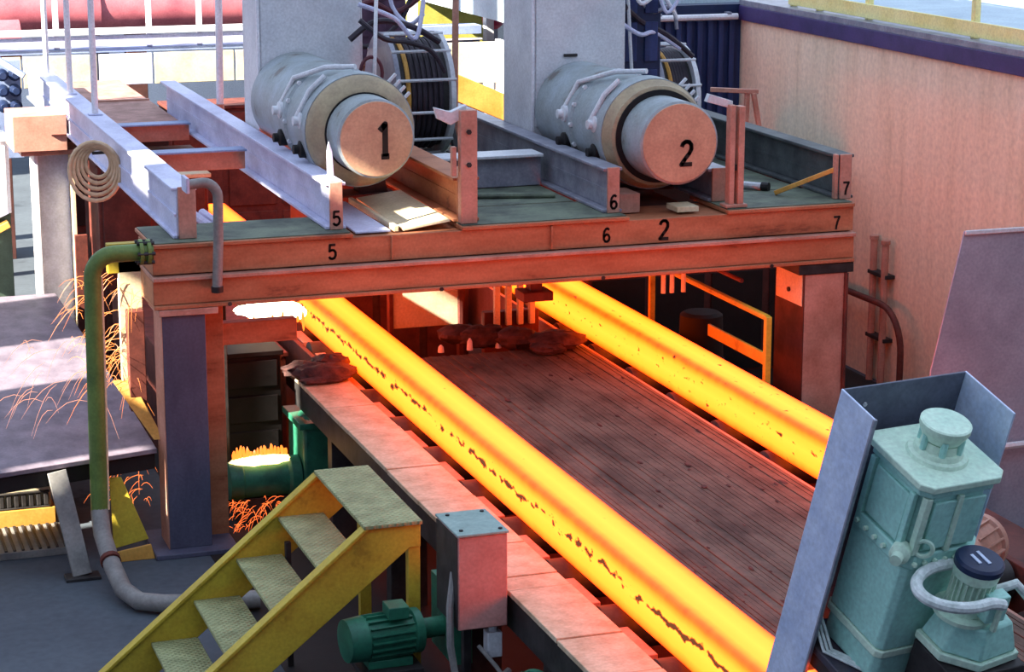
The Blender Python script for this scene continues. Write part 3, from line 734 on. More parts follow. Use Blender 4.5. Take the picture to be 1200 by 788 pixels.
# ------------------------------------------------------------------ below the platform
block('glow_bed', 'low rust red bed added below the open frame to catch the strand glow', 'machine', .32, 1.12, 1.7, 4.1, 0, .74, M_RUST, M_RUST)  # added block, rust red to give the orange glow in the opening
block('machine_housing', 'wide rusty machine housing closing the far end of the strands', 'machine', 1.25, 4.15, 6.6, 7.1, 0, 1.80, M_RUST, M_RUST, cols=6)
block('machine_housing', 'dark brown machine housing far below the mesh deck', 'machine', .22, 1.2, 6.2, 7.0, 0, 1.75, M_MAROON, M_BLACK)
block('machine_housing', 'dark machine housing below the platform left of the strands', 'machine', .27, 1.12, 4.25, 5.0, 0, 1.70, M_RUST, M_MAROON)  # reddish body colour stands for flame light on the housing
block('machine_housing', 'dark maroon machine housing between the strands under the platform', 'machine', 1.80, 2.90, 3.2, 4.4, 0, 1.70, M_MAROON, M_RUST, cols=3)
block('machine_housing', 'dark maroon machine housing under the platform by the pink column', 'machine', 3.80, 5.80, 3.0, 4.4, 0, 1.70, M_MAROON, M_BLACK, cols=4)
block('control_box', 'black ribbed box behind the blue grey column', 'box', .50, .93, 1.0, 1.25, 0.0, .93, M_BLACK, M_BLACK, cols=1, rows=4)
t = thing('splash_panel', 'cream upright panel under the girder between the strands', 'panel', (2.2, 2.0, .8))
bx(1.96, 2.44, 2.0, 2.03, .80, 1.12).build('panel', M_CREAM, t)
bx(1.93, 1.96, 1.98, 2.05, .0, 1.2).build('post', M_RUST, t); bx(2.44, 2.47, 1.98, 2.05, .0, 1.2).build('post', M_RUST, t)
t = thing('marker_pegs', 'row of small white pegs at the far end of the slatted cover', 'pegs', (2.3, 1.1, .85))
for x, h in ((2.02, .05), (2.22, .08), (2.42, .05), (1.72, .04)): MB().lathe((x, 1.05, .846), (0, 0, 1), [(0, .022), (h * .7, .018), (h, .006)], 8).build('peg', M_WHITE, t, bevel=0)
t = thing('bracket_row', 'pale upright brackets under the girder beside the far strand', 'bracket', (2.75, 1.5, .85))
for i in range(4): bx(2.58 + i * .085, 2.62 + i * .085, 1.6, 1.64, .86, 1.14).build('bracket', M_CREAM, t)
bx(2.52, 2.92, 1.65, 1.72, .0, .95).build('rail', M_RUST, t)
t = thing('hanger_block', 'rusty hanger bolted under the girder above the far strand', 'hanger', (2.5, .5, 1.3))
bx(2.42, 2.50, .40, .5, 1.36, 1.5).build('stem', M_RUST, t); bx(2.36, 2.56, .36, .54, 1.30, 1.36).build('shoe', M_RUST, t)
t = thing('small_lamp_row', 'three cream stub pipes hanging under the girder right of the far strand', 'pipe', (3.6, 1.2, 1.2))
for x in (3.29, 3.35, 3.43): MB().tube([(x, .3, 1.499), (x, .3, 1.31)], .016, 8).build('pipe', M_CREAM, t, bevel=0)

# yellow guard rail beside the right strand
t = thing('guard_rail', 'yellow guard rail beside the far strand in front of the pink column', 'railing', (3.75, .8, .83))
MB().tube([(3.75, 2.6, 1.24), (3.75, -.3, 1.24)], .022, 8).build('rail', M_YELLOW, t, bevel=0)
MB().tube([(3.75, 2.6, 1.40), (3.75, .1, 1.40)], .014, 8).build('rail', M_RUST, t, bevel=0)
bx(3.74, 3.76, -.3, .6, .93, 1.01).build('kick_plate', M_YELLOW, t)
for yy in (-.3, 1.6): bx(3.73, 3.77, yy - .02, yy + .02, 0, 1.25).build('post', M_YELLOW, t)
t = thing('dark_drum', 'dark barrel standing behind the yellow guard rail', 'barrel', (3.95, 1.2, 0))
MB().lathe((3.98, 1.25, 0), (0, 0, 1), [(0, .15), (.3, .16), (.6, .16), (.92, .15), (.94, .12)], 24).build('body', M_BLACK, t, bevel=0)
for z in (.3, .6): MB().ring((3.98, 1.25, z), (0, 0, 1), .16, .01, 24, 6).build('hoop', M_DARKSTEEL, t, bevel=0)

# cutting torch
t = thing('cutting_torch', 'cutting torch with white flame at the near strand under the girder', 'torch', (.95, 1.4, 1.1))
b = MB()
for i, (dx, dz, rx, rz) in enumerate(((-.15, .01, .09, .035), (-.06, -.005, .11, .05), (.04, .005, .12, .058), (.13, -.01, .10, .05), (.19, -.03, .06, .04))):
    b.blob((.96 + dx, 1.45, 1.125 + dz), rx, .08, rz, 14, 9, .14, 20 + i)
b.build('flame', glow('torch flame', (1.0, .84, .58), 8.0), t, bevel=0)
MB().tube([(.66, 1.5, 1.40), (.72, 1.48, 1.22), (.80, 1.46, 1.15)], .02, 8).build('nozzle', M_DARKSTEEL, t, bevel=0)
b = MB()
for i in range(12): b.blob((.80 + .033 * i, 1.38 + .03 * math.sin(i * 5), 1.055 + .015 * math.sin(i * 2)), .012, .012, .045 + .022 * math.sin(i * 3), 6, 5, .25, i)
b.build('flame_tongues', glow('orange flame', (1.0, .20, .02), 2.2), t, bevel=0)

# ------------------------------------------------------------------ stair
T = thing('yellow_stair', 'yellow steel stair with checker plate treads beside the roller table', 'stair', (0, -2.4, 0))
for yy in (-1.93, -2.87):
    b = MB()
    b.prism([(-.63, yy, 0), (-.45, yy, 0), (.66, yy, .885), (.715, yy, .885), (.715, yy, 1.0), (.43, yy, 1.0), (-.76, yy, 0)], (0, .03, 0))
    s_ = b.build('stringer', M_YELLOW, T)
    b = MB()
    d = 1 if yy > -2.4 else -1
    b.hexa([(-.78, yy - .02, 0), (-.78, yy + .05, 0), (-.755, yy + .05, 0), (-.755, yy - .02, 0)], [(.43, yy - .02, 1.003), (.43, yy + .05, 1.003), (.455, yy + .05, 1.003), (.455, yy - .02, 1.003)])
    b.build('stringer_flange', M_YELLOW, s_, bevel=.003)
for i in range(4):
    z = .2 * (i + 1); x = .235 - (3 - i) * .225
    bx(x - .005, x + .235, -2.838, -1.932, z - .02, z).build('tread', M_TREAD, T, bevel=.003)
bx(.43, .72, -2.89, -1.90, 1.003, 1.022).build('landing', M_TREAD, T, bevel=.003)
for yy in (-2.86, -1.95): bx(.655, .715, yy, yy + .05, 0, .885).build('post', M_YELLOW, T)
bx(.25, .28, -2.0, -1.97, 0, .68).build('brace', M_DARKSTEEL, T)

# ------------------------------------------------------------------ green motors
def motor(t, c, axis, L_, r, m, fins=18):
    """finned body, end bell with cowl and terminal box, children of t"""
    c = Vector(c); ax = Vector(axis).normalized()
    body = MB().lathe(c, ax, [(0, r * .55), (.01, r * .86), (L_ * .25, r * .88), (L_ * .26, r * .84), (L_ * .86, r * .84), (L_ * .88, r * .95), (L_ * .98, r * .95), (L_, r * .5)], 28).build('motor_body', m, t, bevel=0)
    ref = Vector((0, 0, 1)) if abs(ax.z) < .9 else Vector((1, 0, 0))
    nx = ax.cross(ref).normalized(); ny = ax.cross(nx)
    for i in range(fins):
        a = 2 * math.pi * i / fins
        d = nx * math.cos(a) + ny * math.sin(a)
        p = c + d * (r * .88)
        MB().bar(p + ax * (L_ * .27), p + ax * (L_ * .85), .007, r * .2, up=d).build('fin', m, body, bevel=0)
    MB().lathe(c + ax * 0.0, ax, [(-.012, r * .3), (0, r * .9), (L_ * .24, r * .97), (L_ * .245, r * .9)], 28).build('fan_cowl', m, t, bevel=0)
    return body
t = thing('green_motor', 'dark green finned motor in front of the stair post', 'motor', (.5, -3, 0))
motor(t, (.30, -3.0, .50), (1, .12, 0), .38, .115, M_GREENMOTOR)
bx(.50, .60, -3.06, -2.94, .60, .66).build('terminal_box', M_GREENMOTOR, t)
bx(.40, .62, -3.05, -2.9, .36, .40).build('foot', M_GREENMOTOR, t)
bx(.58, .63, -3.0, -2.95, 0, .36).build('stand_post', M_RUST, t)
bx(.36, .66, -3.1, -2.86, .33, .36).build('stand_plate', M_DARKSTEEL, t)
MB().lathe((.68, -2.955, .50), (1, .12, 0), [(0, .05), (.12, .05), (.13, .09), (.17, .09)], 18).build('shaft', M_GREENMOTOR, t, bevel=0)
bx(.80, .90, -3.1, -2.75, .35, .72).build('gear_housing', M_GREENMOTOR, t)

t = thing('junction_box', 'salmon junction box with teal lid beside the cover plates', 'box', (.8, -3.4, .5))
bx(.69, .925, -3.55, -3.22, .70, 1.145).build('body', M_BOXRED, t, bevel=.006)
bx(.686, .689, -3.545, -3.225, .705, 1.14).build('side_panel', M_DARKSTEEL, t, bevel=0)
ld = bx(.685, .93, -3.56, -3.21, 1.146, 1.158).build('lid', M_BOXTEAL, t, bevel=.003)
for p in ((.72, -3.50), (.90, -3.25), (.90, -3.52), (.73, -3.26)): MB().lathe((p[0], p[1], 1.158), (0, 0, 1), [(0, .010), (.006, .010)], 8).build('screw', M_DARKSTEEL, ld, bevel=0)
bx(.76, .80, -3.4, -3.36, 0, .70).build('stand', M_DARKSTEEL, t)
bx(.84, .91, -3.52, -3.45, .54, .66).build('switch', M_CABINET, t)
MB().lathe((.875, -3.485, .66), (0, 0, 1), [(0, .02), (.04, .02)], 10).build('gland', M_CABINET, t, bevel=0)
tag(MB().tube([(.70, -3.45, .95), (.665, -3.5, .80), (.66, -3.52, .62), (.68, -3.53, .48), (.74, -3.55, .42), (.86, -3.55, .42), (.95, -3.5, .46)], .018, 8).build('conduit_hose', M_GREYPIPE, bevel=0), 'grey flexible conduit looping below the salmon junction box', 'hose')
tag(MB().tube([(.80, -3.5, .60), (.86, -3.58, .52), (.92, -3.6, .42), (.95, -3.6, .25)], .010, 8).build('cable', M_GREYPIPE, bevel=0), 'thin grey cable hanging under the salmon junction box', 'cable')

t = thing('green_gearmotor', 'green finned gear motor under the near end of the cover plates', 'motor', (.9, -4.1, 0))
motor(t, (.66, -4.17, .54), (.85, .53, 0), .30, .13, M_GREENMOTOR)
bx(.74, .92, -4.2, -3.9, .30, .44).build('foot', M_GREENMOTOR, t)
bx(.76, .90, -4.15, -3.95, 0, .30).build('pedestal', M_DARKSTEEL, t)
t = thing('green_gearbox', 'dark green gearbox with horizontal motor behind the blue grey column', 'gearbox', (.8, .6, 0))
bx(.93, 1.18, .42, .85, 0, .58).build('gear_case', M_GREENMOTOR, t, bevel=.02)
bx(.90, 1.19, .40, .88, .58, .62).build('case_flange', M_GREENMOTOR, t)
MB().blob((1.05, .6, .60), .12, .16, .045, 14, 8, .1, 5).build('cover', M_GREENMOTOR, t, bevel=0)
MB().lathe((.46, .55, .25), (1, 0, 0), [(0, .06), (.01, .12), (.09, .125), (.10, .115), (.38, .115), (.40, .13), (.46, .13)], 28).build('motor_body', M_GREENMOTOR, t, bevel=0)
bx(.5, .85, .50, .60, 0, .14).build('foot', M_DARKSTEEL, t)
t = thing('glow_patch', 'glowing patch with small tongues on top of the dark green motor', 'fire', (.68, .52, .37))
b = MB(); b.blob((.68, .53, .375), .19, .07, .03, 16, 8, .12, 2); b.build('glow_mound', glow('white hot glow', (1.0, .62, .22), 4.5), t, bevel=0)  # emissive mound along the motor top
b = MB()
for i in range(16): b.blob((.51 + .022 * i, .55, .41 + random.uniform(-.01, .02)), .012, .012, random.uniform(.025, .055), 6, 5, .25, i)
b.build('flame_tongues', glow('orange flame', (1.0, .20, .02), 2.2), t, bevel=0)

# ------------------------------------------------------------------ left side
t = thing('green_pipe', 'olive green bent pipe left of the blue grey column', 'pipe', (-.42, -.2, 0))
pts = [(-.05, -.06, 1.86), (-.2, -.06, 1.86)]
for k in range(9):
    a = math.radians(90 * k / 8); pts.append((-.27 - .13 * math.sin(a), -.06, 1.73 + .13 * math.cos(a)))
pts += [(-.41, -.08, 1.2), (-.43, -.14, .35)]
MB().tube(pts, .05, 16).build('pipe', M_GREENPIPE, t, bevel=0)
MB().tube([(-.43, -.14, .36), (-.43, -.22, .24), (-.42, -.5, .14), (-.40, -.75, .075), (-.34, -.92, .06), (-.22, -1.0, .06), (-.05, -1.05, .06), (.3, -1.1, .06)], .052, 14).build('lower_bend', M_GREYPIPE, t, bevel=0)
fl = MB().lathe((-.13, -.06, 1.86), (1, 0, 0), [(0, .075), (.02, .075), (.025, .06), (.04, .06), (.045, .075), (.065, .075)], 18).build('flange', M_GREENPIPE, t, bevel=0)
for i in range(6):
    a = 2 * math.pi * i / 6
    MB().lathe((-.145, -.06 + .065 * math.cos(a), 1.86 + .065 * math.sin(a)), (1, 0, 0), [(0, .012), (.1, .012)], 6).build('bolt', M_DARKSTEEL, fl, bevel=0)
MB().lathe((-.425, -.45, .165), (.05, -.93, -.35), [(0, .06), (.03, .06)], 14).build('collar', M_RUST, t, bevel=0)
MB().tube([(-.345, -.02, 1.72), (-.355, -.05, 1.1), (-.375, -.1, .35)], .012, 6).build('edge_highlight', M_CREAM, t, bevel=0)  # cream tube paints the bright right edge of the pipe

t = thing('steel_table', 'violet grey steel plate table at the left, crossed by a band of sunlight', 'table', (-.8, 2.2, 0))
b = MB(); b.prism([(-1.25, -.235, .62), (-.05, .05, .62), (-.03, 1.9, .62), (-.03, 4.7, .62), (-1.25, 4.7, .62)], (0, 0, .03)); b.build('table_plate', M_TABLE, t)
b = MB(); b.prism([(-1.25, -.215, .52), (-.06, .07, .52), (-.06, .10, .52), (-1.25, -.185, .52)], (0, 0, .098)); b.build('front_rail', M_BLACK, t)
MB().bar((-.66, -.10, .61), (-.56, -.26, .02), .11, .04, up=(0, 1, 0)).build('leg', M_GREYPIPE, t)
bx(-.66, -.46, -.32, -.2, 0, .02).build('leg_foot', M_DARKSTEEL, t)
for p in ((-.12, 4.5), (-1.18, 4.5), (-1.18, -.1)): bx(p[0] - .04, p[0] + .04, p[1] - .04, p[1] + .04, 0, .62).build('leg', M_GREYPIPE, t)

t = thing('grated_step', 'low orange step unit with slatted grille under the table', 'step', (-1.0, .8, 0))
bx(-1.5, -.58, .72, 1.4, 0, .14).build('lower_step', M_ORANGEPANEL, t)
bx(-1.5, -.60, .76, 1.4, .14, .34).build('riser', M_CREAM, t)
for i in range(20): bx(-1.5 + i * .045, -1.472 + i * .045, .735, .758, .155, .235).build('grille_bar', M_DARKSTEEL, t)
for z in (.142, .236): bx(-1.5, -.61, .73, .759, z, z + .012).build('grille_rail', M_DARKSTEEL, t)
bx(-1.5, -.52, .20, .70, 0, .045).build('front_tread', M_GREYPIPE, t)
for i in range(20): bx(-1.5 + i * .05, -1.48 + i * .05, .21, .69, .046, .055).build('tread_bar', M_DARKSTEEL, t)
t = thing('yellow_plate', 'leaning bright yellow plate below the table left of the column', 'plate', (-.25, 0, 0))
b = MB(); b.prism([(-.34, -.03, .08), (-.13, -.03, .12), (-.27, .03, .50), (-.34, .03, .50)], (0, .015, 0)); b.build('plate', M_YELLOW, t)
b = MB(); b.prism([(-.34, -.05, .0), (-.10, -.05, .0), (-.12, -.04, .09), (-.34, -.04, .06)], (0, .015, 0)); b.build('lower_lip', M_ORANGEPANEL, t)
# sunlit uprights behind the girder end
t = thing('sunlit_bracket', 'cream upright bracket behind the left end of the girder', 'bracket', (-.15, .6, .65))
bx(-.16, -.02, .55, .60, .95, 1.72).build('upright', M_CREAM, t)
bx(-.22, -.02, .55, .62, 1.62, 1.80).build('head', M_YELLOW, t)
bx(-.13, -.03, .45, .54, .78, 1.40).build('red_flap', M_RUST, t)
b = MB(); b.prism([(-.22, .55, .95), (-.10, .55, .95), (.02, .2, .66), (-.04, .2, .66)], (0, .03, 0)); b.build('gusset', M_ORANGEPANEL, t)

t = thing('support_column', 'pink white H column under the far left of the platform', 'column', (.03, 4.9, 0))
bx(-.14, -.11, 4.75, 5.05, 0, 1.74).build('flange', M_WHITE, t)  # white puts the sunlit side of the column into its colour
bx(-.11, .14, 4.88, 4.91, 0, 1.74).build('web', M_LILAC, t)
bx(.14, .17, 4.75, 5.05, 0, 1.74).build('flange', M_CREAM, t)
bx(-.24, .30, 4.7, 5.1, 1.742, 1.78).build('cap_plate', M_PINK, t)
bx(-.30, .11, 4.65, 5.2, 1.782, 2.06).build('head_beam', M_PINK, t)
bx(-.01, .10, 4.63, 4.649, 1.9, 1.91).build('seam', M_RUST, t, bevel=0)
bx(.14, .24, 4.70, 4.745, .0, 1.1).build('side_facing', M_RUST, t)

t = thing('rope_coil', 'tan rope hanging in loops from the lilac beam', 'rope', (0.0, 2.4, 1.8))
for i in range(5):
    R0 = .085 + .022 * i
    MB().ring((.0 - .008 * i, 2.3 - .015 * i, 2.03 - .012 * i), (.35, 1, 0), R0, .014, 24, 8, squash=1.15).build('loop', M_COIL, t, bevel=0)
MB().bar((.115, 2.3, 2.10), (-.04, 2.28, 2.10), .02, .02).build('hook', M_DARKSTEEL, t)

# handrail posts along the lilac beam and the open frame
for lab, x, y0, zt in (('white handrail post on the lilac beam, nearest the girder', .175, 3.55, 3.2), ('white handrail post on the lilac beam, second from the girder', .175, 4.85, 3.2), ('white handrail post on the lilac beam, farthest from the girder', .175, 6.25, 3.2)):
    t = thing('handrail_post', lab, 'post', (x, y0, 2.19), 'handrail posts')
    MB().tube([(x, y0, 2.20), (x, y0, zt)], .024, 10).build('tube', M_WHITE, t, bevel=0)
    bx(x - .05, x + .05, y0 - .04, y0 + .04, 2.191, 2.202).build('foot', M_LILAC, t)
t = thing('handrail_post', 'pale handrail post standing left of the first cabinet', 'post', (1.0, 4.25, 1.99), 'handrail posts')
MB().tube([(1.22, 4.2, 1.89), (1.24, 4.2, 3.2)], .028, 10).build('tube', M_WHITE, t, bevel=0)
bx(1.16, 1.28, 4.14, 4.26, 1.87, 1.89).build('foot', M_LILAC, t)
MB().lathe((1.22, 4.2, 2.1), (0, 0, 1), [(0, .036), (.05, .036)], 10).build('socket', M_PINK, t, bevel=0)
t = thing('handrail_post', 'brown handrail post right of the reel between the cabinets', 'post', (2.72, 2.9, 1.888), 'handrail posts')
MB().tube([(2.70, 2.9, 1.888), (2.72, 2.9, 3.3)], .024, 10).build('tube', M_PINK, t, bevel=0)
bx(2.65, 2.76, 2.85, 2.95, 1.887, 1.9).build('foot', M_DARKSTEEL, t)

# ------------------------------------------------------------------ background left
t = thing('cross_catwalk', 'pale catwalk with cream kick panels behind the mesh deck', 'catwalk', (1.3, 8.6, 1.7))
bx(-.6, 2.6, 8.4, 9.3, 2.14, 2.18).build('deck', M_BLUEBEAM, t)
bx(-.6, 2.6, 8.38, 8.40, 2.20, 2.30).build('edge_beam', M_LILAC, t)
bx(-.6, 2.6, 8.36, 8.44, 2.31, 2.37).build('hand_beam', M_CABINET, t)
for i, (a, c) in enumerate(((-.6, .2), (.22, .9), (.92, 1.42), (1.44, 2.2), (2.22, 2.6))):
    bx(a, c, 8.34, 8.37, 1.84, 2.13).build('kick_panel', M_CREAM if i != 2 else M_LILAC, t)
for x in (-.5, 1.0, 2.5): bx(x - .05, x + .05, 8.55, 8.7, 0, 2.14).build('leg', M_GREYSTEEL, t)
for x in (-.3, .55, 1.42, 1.9): bx(x - .025, x + .025, 8.44, 8.48, 2.18, 3.0).build('post', M_WHITE, t)
t = thing('red_pipe', 'large faded red horizontal pipe behind the catwalk', 'pipe', (1.4, 10.5, 1.9))
MB().tube([(-1.5, 10.4, 2.36), (3.6, 10.4, 2.36)], .22, 24).build('pipe', M_REDPIPE, t, bevel=0)
for x in (-.6, 1.15, 2.75): MB().lathe((x, 10.4, 2.36), (1, 0, 0), [(0, .25), (.08, .25)], 28).build('flange', M_REDPIPE, t, bevel=0)
for x in (-.9, 1.6, 3.3): bx(x - .1, x + .1, 10.3, 10.5, 0, 2.16).build('saddle', M_MAROON, t)
t = thing('red_tank', 'short faded red tank at the far left behind the lilac beam', 'tank', (.1, 9.6, 1.8))
MB().tube([(-1.0, 9.7, 2.16), (-.1, 9.7, 2.16), (.35, 9.7, 2.16)], .2, 24).build('shell', M_REDPIPE, t, bevel=0)
bx(-.8, .2, 9.55, 9.85, 0, 1.98).build('stand', M_MAROON, t)
block('control_cabinet', 'white control cabinet at the left edge above the table', 'cabinet', -.95, -.27, 5.3, 5.8, 1.20, 1.78, M_WHITE, M_WHITE, cols=2, rows=1)
t = thing('cabinet_stand', 'dark green stand below the white control cabinet', 'stand', (-.6, 5.5, 0))
bx(-.95, -.27, 5.4, 5.7, 0, 1.195).build('stand_body', M_GREENDARK, t)
MB().bar((-.85, 5.3, .85), (-.30, 5.3, 1.12), .05, .12, up=(0, 1, 0)).build('diagonal', M_ORANGEPANEL, t)
MB().bar((-.85, 5.28, .98), (-.30, 5.28, 1.22), .03, .03, up=(0, 1, 0)).build('rail', M_LILAC, t)
MB().bar((-.42, 5.36, 0), (-.42, 5.36, 1.19), .03, .03).build('upright', M_LILAC, t)
t = thing('window_frame', 'blue green upright panels at the top left edge', 'panel', (-.4, 6, 1.82))
for x, m in ((-.62, M_GREENDARK), (-.50, M_GREENPIPE), (-.42, M_BLUEBEAM), (-.36, M_LILAC)): bx(x, x + .07, 5.9, 5.95, 1.82, 2.9 if m != M_LILAC else 2.75).build('mullion', m, t)
bx(-.70, -.27, 5.85, 6.0, 1.80, 1.84).build('sill', M_BLUEBEAM, t)
t = thing('valve_cluster', 'dark blue valve cluster beyond the far end of the lilac beam', 'valve', (.0, 7.6, 1.7))
for i in range(3):
    for k in range(2):
        q = MB().lathe((-.06 + .11 * k, 7.6, 1.78 + .14 * i), (0, -1, 0), [(0, .055), (.08, .055), (.09, .03), (.14, .03)], 14).build('valve', M_NAVY, t, bevel=0)
bx(-.16, .11, 7.62, 7.7, 1.3, 2.18).build('manifold', M_BLUEBEAM, t)
MB().bar((-.14, 7.5, 2.24), (.12, 7.4, 2.06), .05, .05).build('arm', M_BLUEBEAM, t)
# background between the cabinets
t = thing('far_gantry', 'light blue far gantry between the two cabinets', 'gantry', (3.8, 7.5, 0))
bx(2.9, 4.4, 7.5, 7.7, 2.16, 2.24).build('beam', M_BLUEBEAM, t)
bx(2.9, 4.4, 7.45, 7.7, 2.30, 2.38).build('beam', M_BLUEBEAM, t)
bx(2.9, 4.4, 7.42, 7.5, 2.245, 2.26).build('white_edge', M_WHITE, t)
for x in (3.75, 4.5): bx(x - .04, x + .04, 7.5, 7.6, 0, 3.0).build('post', M_CABINET, t)
t = thing('ochre_chute', 'ochre chute with a cream framed side panel between the cabinets', 'chute', (3.9, 6, 1.7))
b = MB(); b.prism([(3.55, 5.9, 2.16), (4.10, 5.9, 1.92), (4.10, 5.9, 1.68), (3.55, 5.9, 1.92)], (0, .4, 0)); b.build('trough', M_ORANGEPANEL, t)
bx(3.55, 4.10, 6.1, 6.13, 2.0, 2.36).build('side_panel', M_CREAM, t)
bx(4.10, 4.14, 5.88, 6.15, 1.68, 2.38).build('frame_post', M_WHITE, t)
bx(3.7, 3.8, 6.0, 6.2, 0, 1.85).build('leg', M_GREYSTEEL, t)
t = thing('yellow_hood', 'yellow green hood beyond the blue gantry', 'hood', (4.6, 9, 2.0))
b = MB(); b.prism([(4.05, 9, 2.0), (5.0, 9, 2.0), (5.0, 9, 2.8), (4.5, 9, 2.8), (4.05, 9, 2.45)], (0, .5, 0)); b.build('shell', mat('yellow green paint', '#b9b45c', '#a29d4a', rough=.5), t)
bx(4.2, 4.9, 9.1, 9.4, 0, 2.0).build('stand', M_GREYSTEEL, t)
t = thing('red_buoy', 'small round red tank left of the second cabinet', 'tank', (5.1, 8.6, 2.2))
MB().lathe((4.86, 8.5, 2.24), (0, 0, 1), [(0, .05), (.04, .10), (.16, .12), (.26, .10), (.32, .05)], 20).build('shell', mat('crimson paint', '#b02a4a', '#8e1f3a', rough=.4), t, bevel=0)
bx(4.82, 4.90, 8.46, 8.54, 0, 2.24).build('stand', M_GREYSTEEL, t)
# step frame between the right reel and the wall
t = thing('a_frame', 'small pink A frame stand between the wall side beam and the streaked wall', 'stand', (5.15, 3.05, 0))
MB().bar((5.10, 3.08, 0), (5.14, 3.08, 2.21), .035, .035).build('leg', M_PINK, t)
MB().bar((5.62, 3.02, 0), (5.18, 3.05, 2.21), .035, .035).build('leg', M_PINK, t)
MB().bar((4.86, 3.15, 2.24), (5.22, 3.05, 2.22), .035, .035).build('top_bar', M_PINK, t)
MB().bar((5.11, 3.08, .8), (5.46, 3.04, .8), .03, .03).build('tie_bar', M_PINK, t)

# ------------------------------------------------------------------ tilted drive with its shield (right foreground)
YAW, TILT = math.radians(9.3), math.radians(18.9)
Fv = Vector((math.sin(YAW), -math.cos(YAW), 0)); Uv = Vector((math.cos(YAW), math.sin(YAW), 0))
Vv = Fv * math.cos(TILT) - Vector((0, 0, 1)) * math.sin(TILT)
Wv = Fv * math.sin(TILT) + Vector((0, 0, 1)) * math.cos(TILT)
P0 = Vector((1.159, -6.3, 2.470))
MA = Matrix.Identity(4)
for r in range(3): MA[r][0] = Uv[r]; MA[r][1] = -Vv[r]; MA[r][2] = Wv[r]
MA.translation = P0
def tilted(name, label, cat):
    t = thing(name, label, cat); t.matrix_world = MA; return t
# local axes: x along the shield, y away from the viewer (so "front" is negative y), z up the tilt
def lb(u0, u1, v0, v1, w0, w1): return MB().box(u0, u1, -v1, -v0, w0, w1)
t = tilted('sheet_shield', 'blue grey three sided sheet metal shield around the mint green gearbox', 'shield')
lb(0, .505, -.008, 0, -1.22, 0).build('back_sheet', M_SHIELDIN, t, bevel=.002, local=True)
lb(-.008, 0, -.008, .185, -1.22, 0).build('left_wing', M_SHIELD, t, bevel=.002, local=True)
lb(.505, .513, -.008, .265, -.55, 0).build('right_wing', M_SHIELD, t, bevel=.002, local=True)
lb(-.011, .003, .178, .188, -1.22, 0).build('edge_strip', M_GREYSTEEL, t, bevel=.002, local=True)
for w in (-.02, -.35, -.7): MB().lathe((.10, .0, w - .05), (0, -1, 0), [(0, .008), (.006, .008)], 6).build('bolt', M_CABINET, t, bevel=0, local=True)

g = tilted('mint_gearbox', 'mint green two stage gearbox standing inside the sheet shield', 'gearbox')
def chamfer(u0, u1, v0, v1, w0, w1, c):
    b = MB()
    P = [(u0 + c, -v0), (u1 - c, -v0), (u1, -v0 - c), (u1, -v1 + c), (u1 - c, -v1), (u0 + c, -v1), (u0, -v1 + c), (u0, -v0 - c)]
    return b.prism([(x, y, w0) for x, y in P], (0, 0, w1 - w0))
chamfer(.065, .405, .075, .425, -.15, -.125, .035).build('top_flange', M_MINTPALE, g, bevel=.004, local=True)
chamfer(.08, .39, .09, .41, -.178, -.151, .03).build('upper_step', M_MINT, g, bevel=.003, local=True)
chamfer(.09, .38, .10, .40, -.40, -.179, .045).build('upper_case', M_MINT, g, bevel=.004, local=True)
for (u0, u1) in ((.135, .225), (.245, .345)):
    lb(u0, u1, .40, .412, -.385, -.20).build('front_panel', M_MINT, g, bevel=.004, local=True)
lb(.078, .09, .16, .34, -.385, -.20).build('side_panel', M_MINT, g, bevel=.004, local=True)
for v in (.14, .36): lb(.07, .09, v - .012, v + .012, -.40, -.18).build('side_rib', M_MINT, g, bevel=.003, local=True)
lb(.095, .12, .385, .412, -.40, -.18).build('corner_rib', M_MINTPALE, g, bevel=.003, local=True)
lb(.225, .245, .40, .418, -.40, -.18).build('front_rib', M_MINTPALE, g, bevel=.003, local=True)
chamfer(.075, .395, .085, .415, -.46, -.401, .04).build('mid_flange', M_MINT, g, bevel=.006, local=True)
for i in range(7):
    MB().lathe((.11 + .042 * i, -.416, -.43), (0, -1, 0), [(0, .009), (.012, .009)], 6).build('bolt', M_MINTPALE, g, bevel=0, local=True)
for i in range(5):
    MB().lathe((.074, -.15 - .05 * i, -.43), (-1, 0, 0), [(0, .009), (.012, .009)], 6).build('bolt', M_MINTPALE, g, bevel=0, local=True)
chamfer(.085, .385, .095, .405, -.80, -.461, .02).build('lower_case', M_MINT, g, bevel=.006, local=True)
chamfer(.08, .39, .09, .41, -.83, -.801, .02).build('lower_flange', M_MINTPALE, g, bevel=.004, local=True)
chamfer(.09, .38, .10, .40, -.93, -.831, .02).build('foot_case', M_MINT, g, bevel=.006, local=True)
MB().lathe((.09, -.37, -.40), (-.8, -.6, 0), [(0, .035), (.04, .035), (.05, .02), (.08, .02)], 16).build('oil_plug', M_MINTPALE, g, bevel=0, local=True)
MB().ring((.13, -.42, -.37), (-.6, -.8, 0), .03, .008, 18, 6).build('lifting_eye', M_MINTPALE, g, bevel=0, local=True)
k = MB().lathe((.235, -.25, -.125), (0, 0, 1), [(0, .105), (.012, .10), (.015, .085), (.03, .08), (.032, .068), (.06, .064)], 28).build('vent_neck', M_MINTPALE, g, bevel=0, local=True)
MB().lathe((.235, -.25, -.064), (0, 0, 1), [(0, .055), (.004, .066), (.045, .086), (.062, .086), (.066, .08)], 28).build('vent_cap', M_MINTPALE, g, bevel=0, local=True)
for i in range(6):
    a = 2 * math.pi * i / 6
    MB().lathe((.235 + .068 * math.cos(a), -.25 + .068 * math.sin(a), -.10), (0, 0, 1), [(0, .012), (.06, .012)], 8).build('vent_rib', M_MINT, k, bevel=0, local=True)

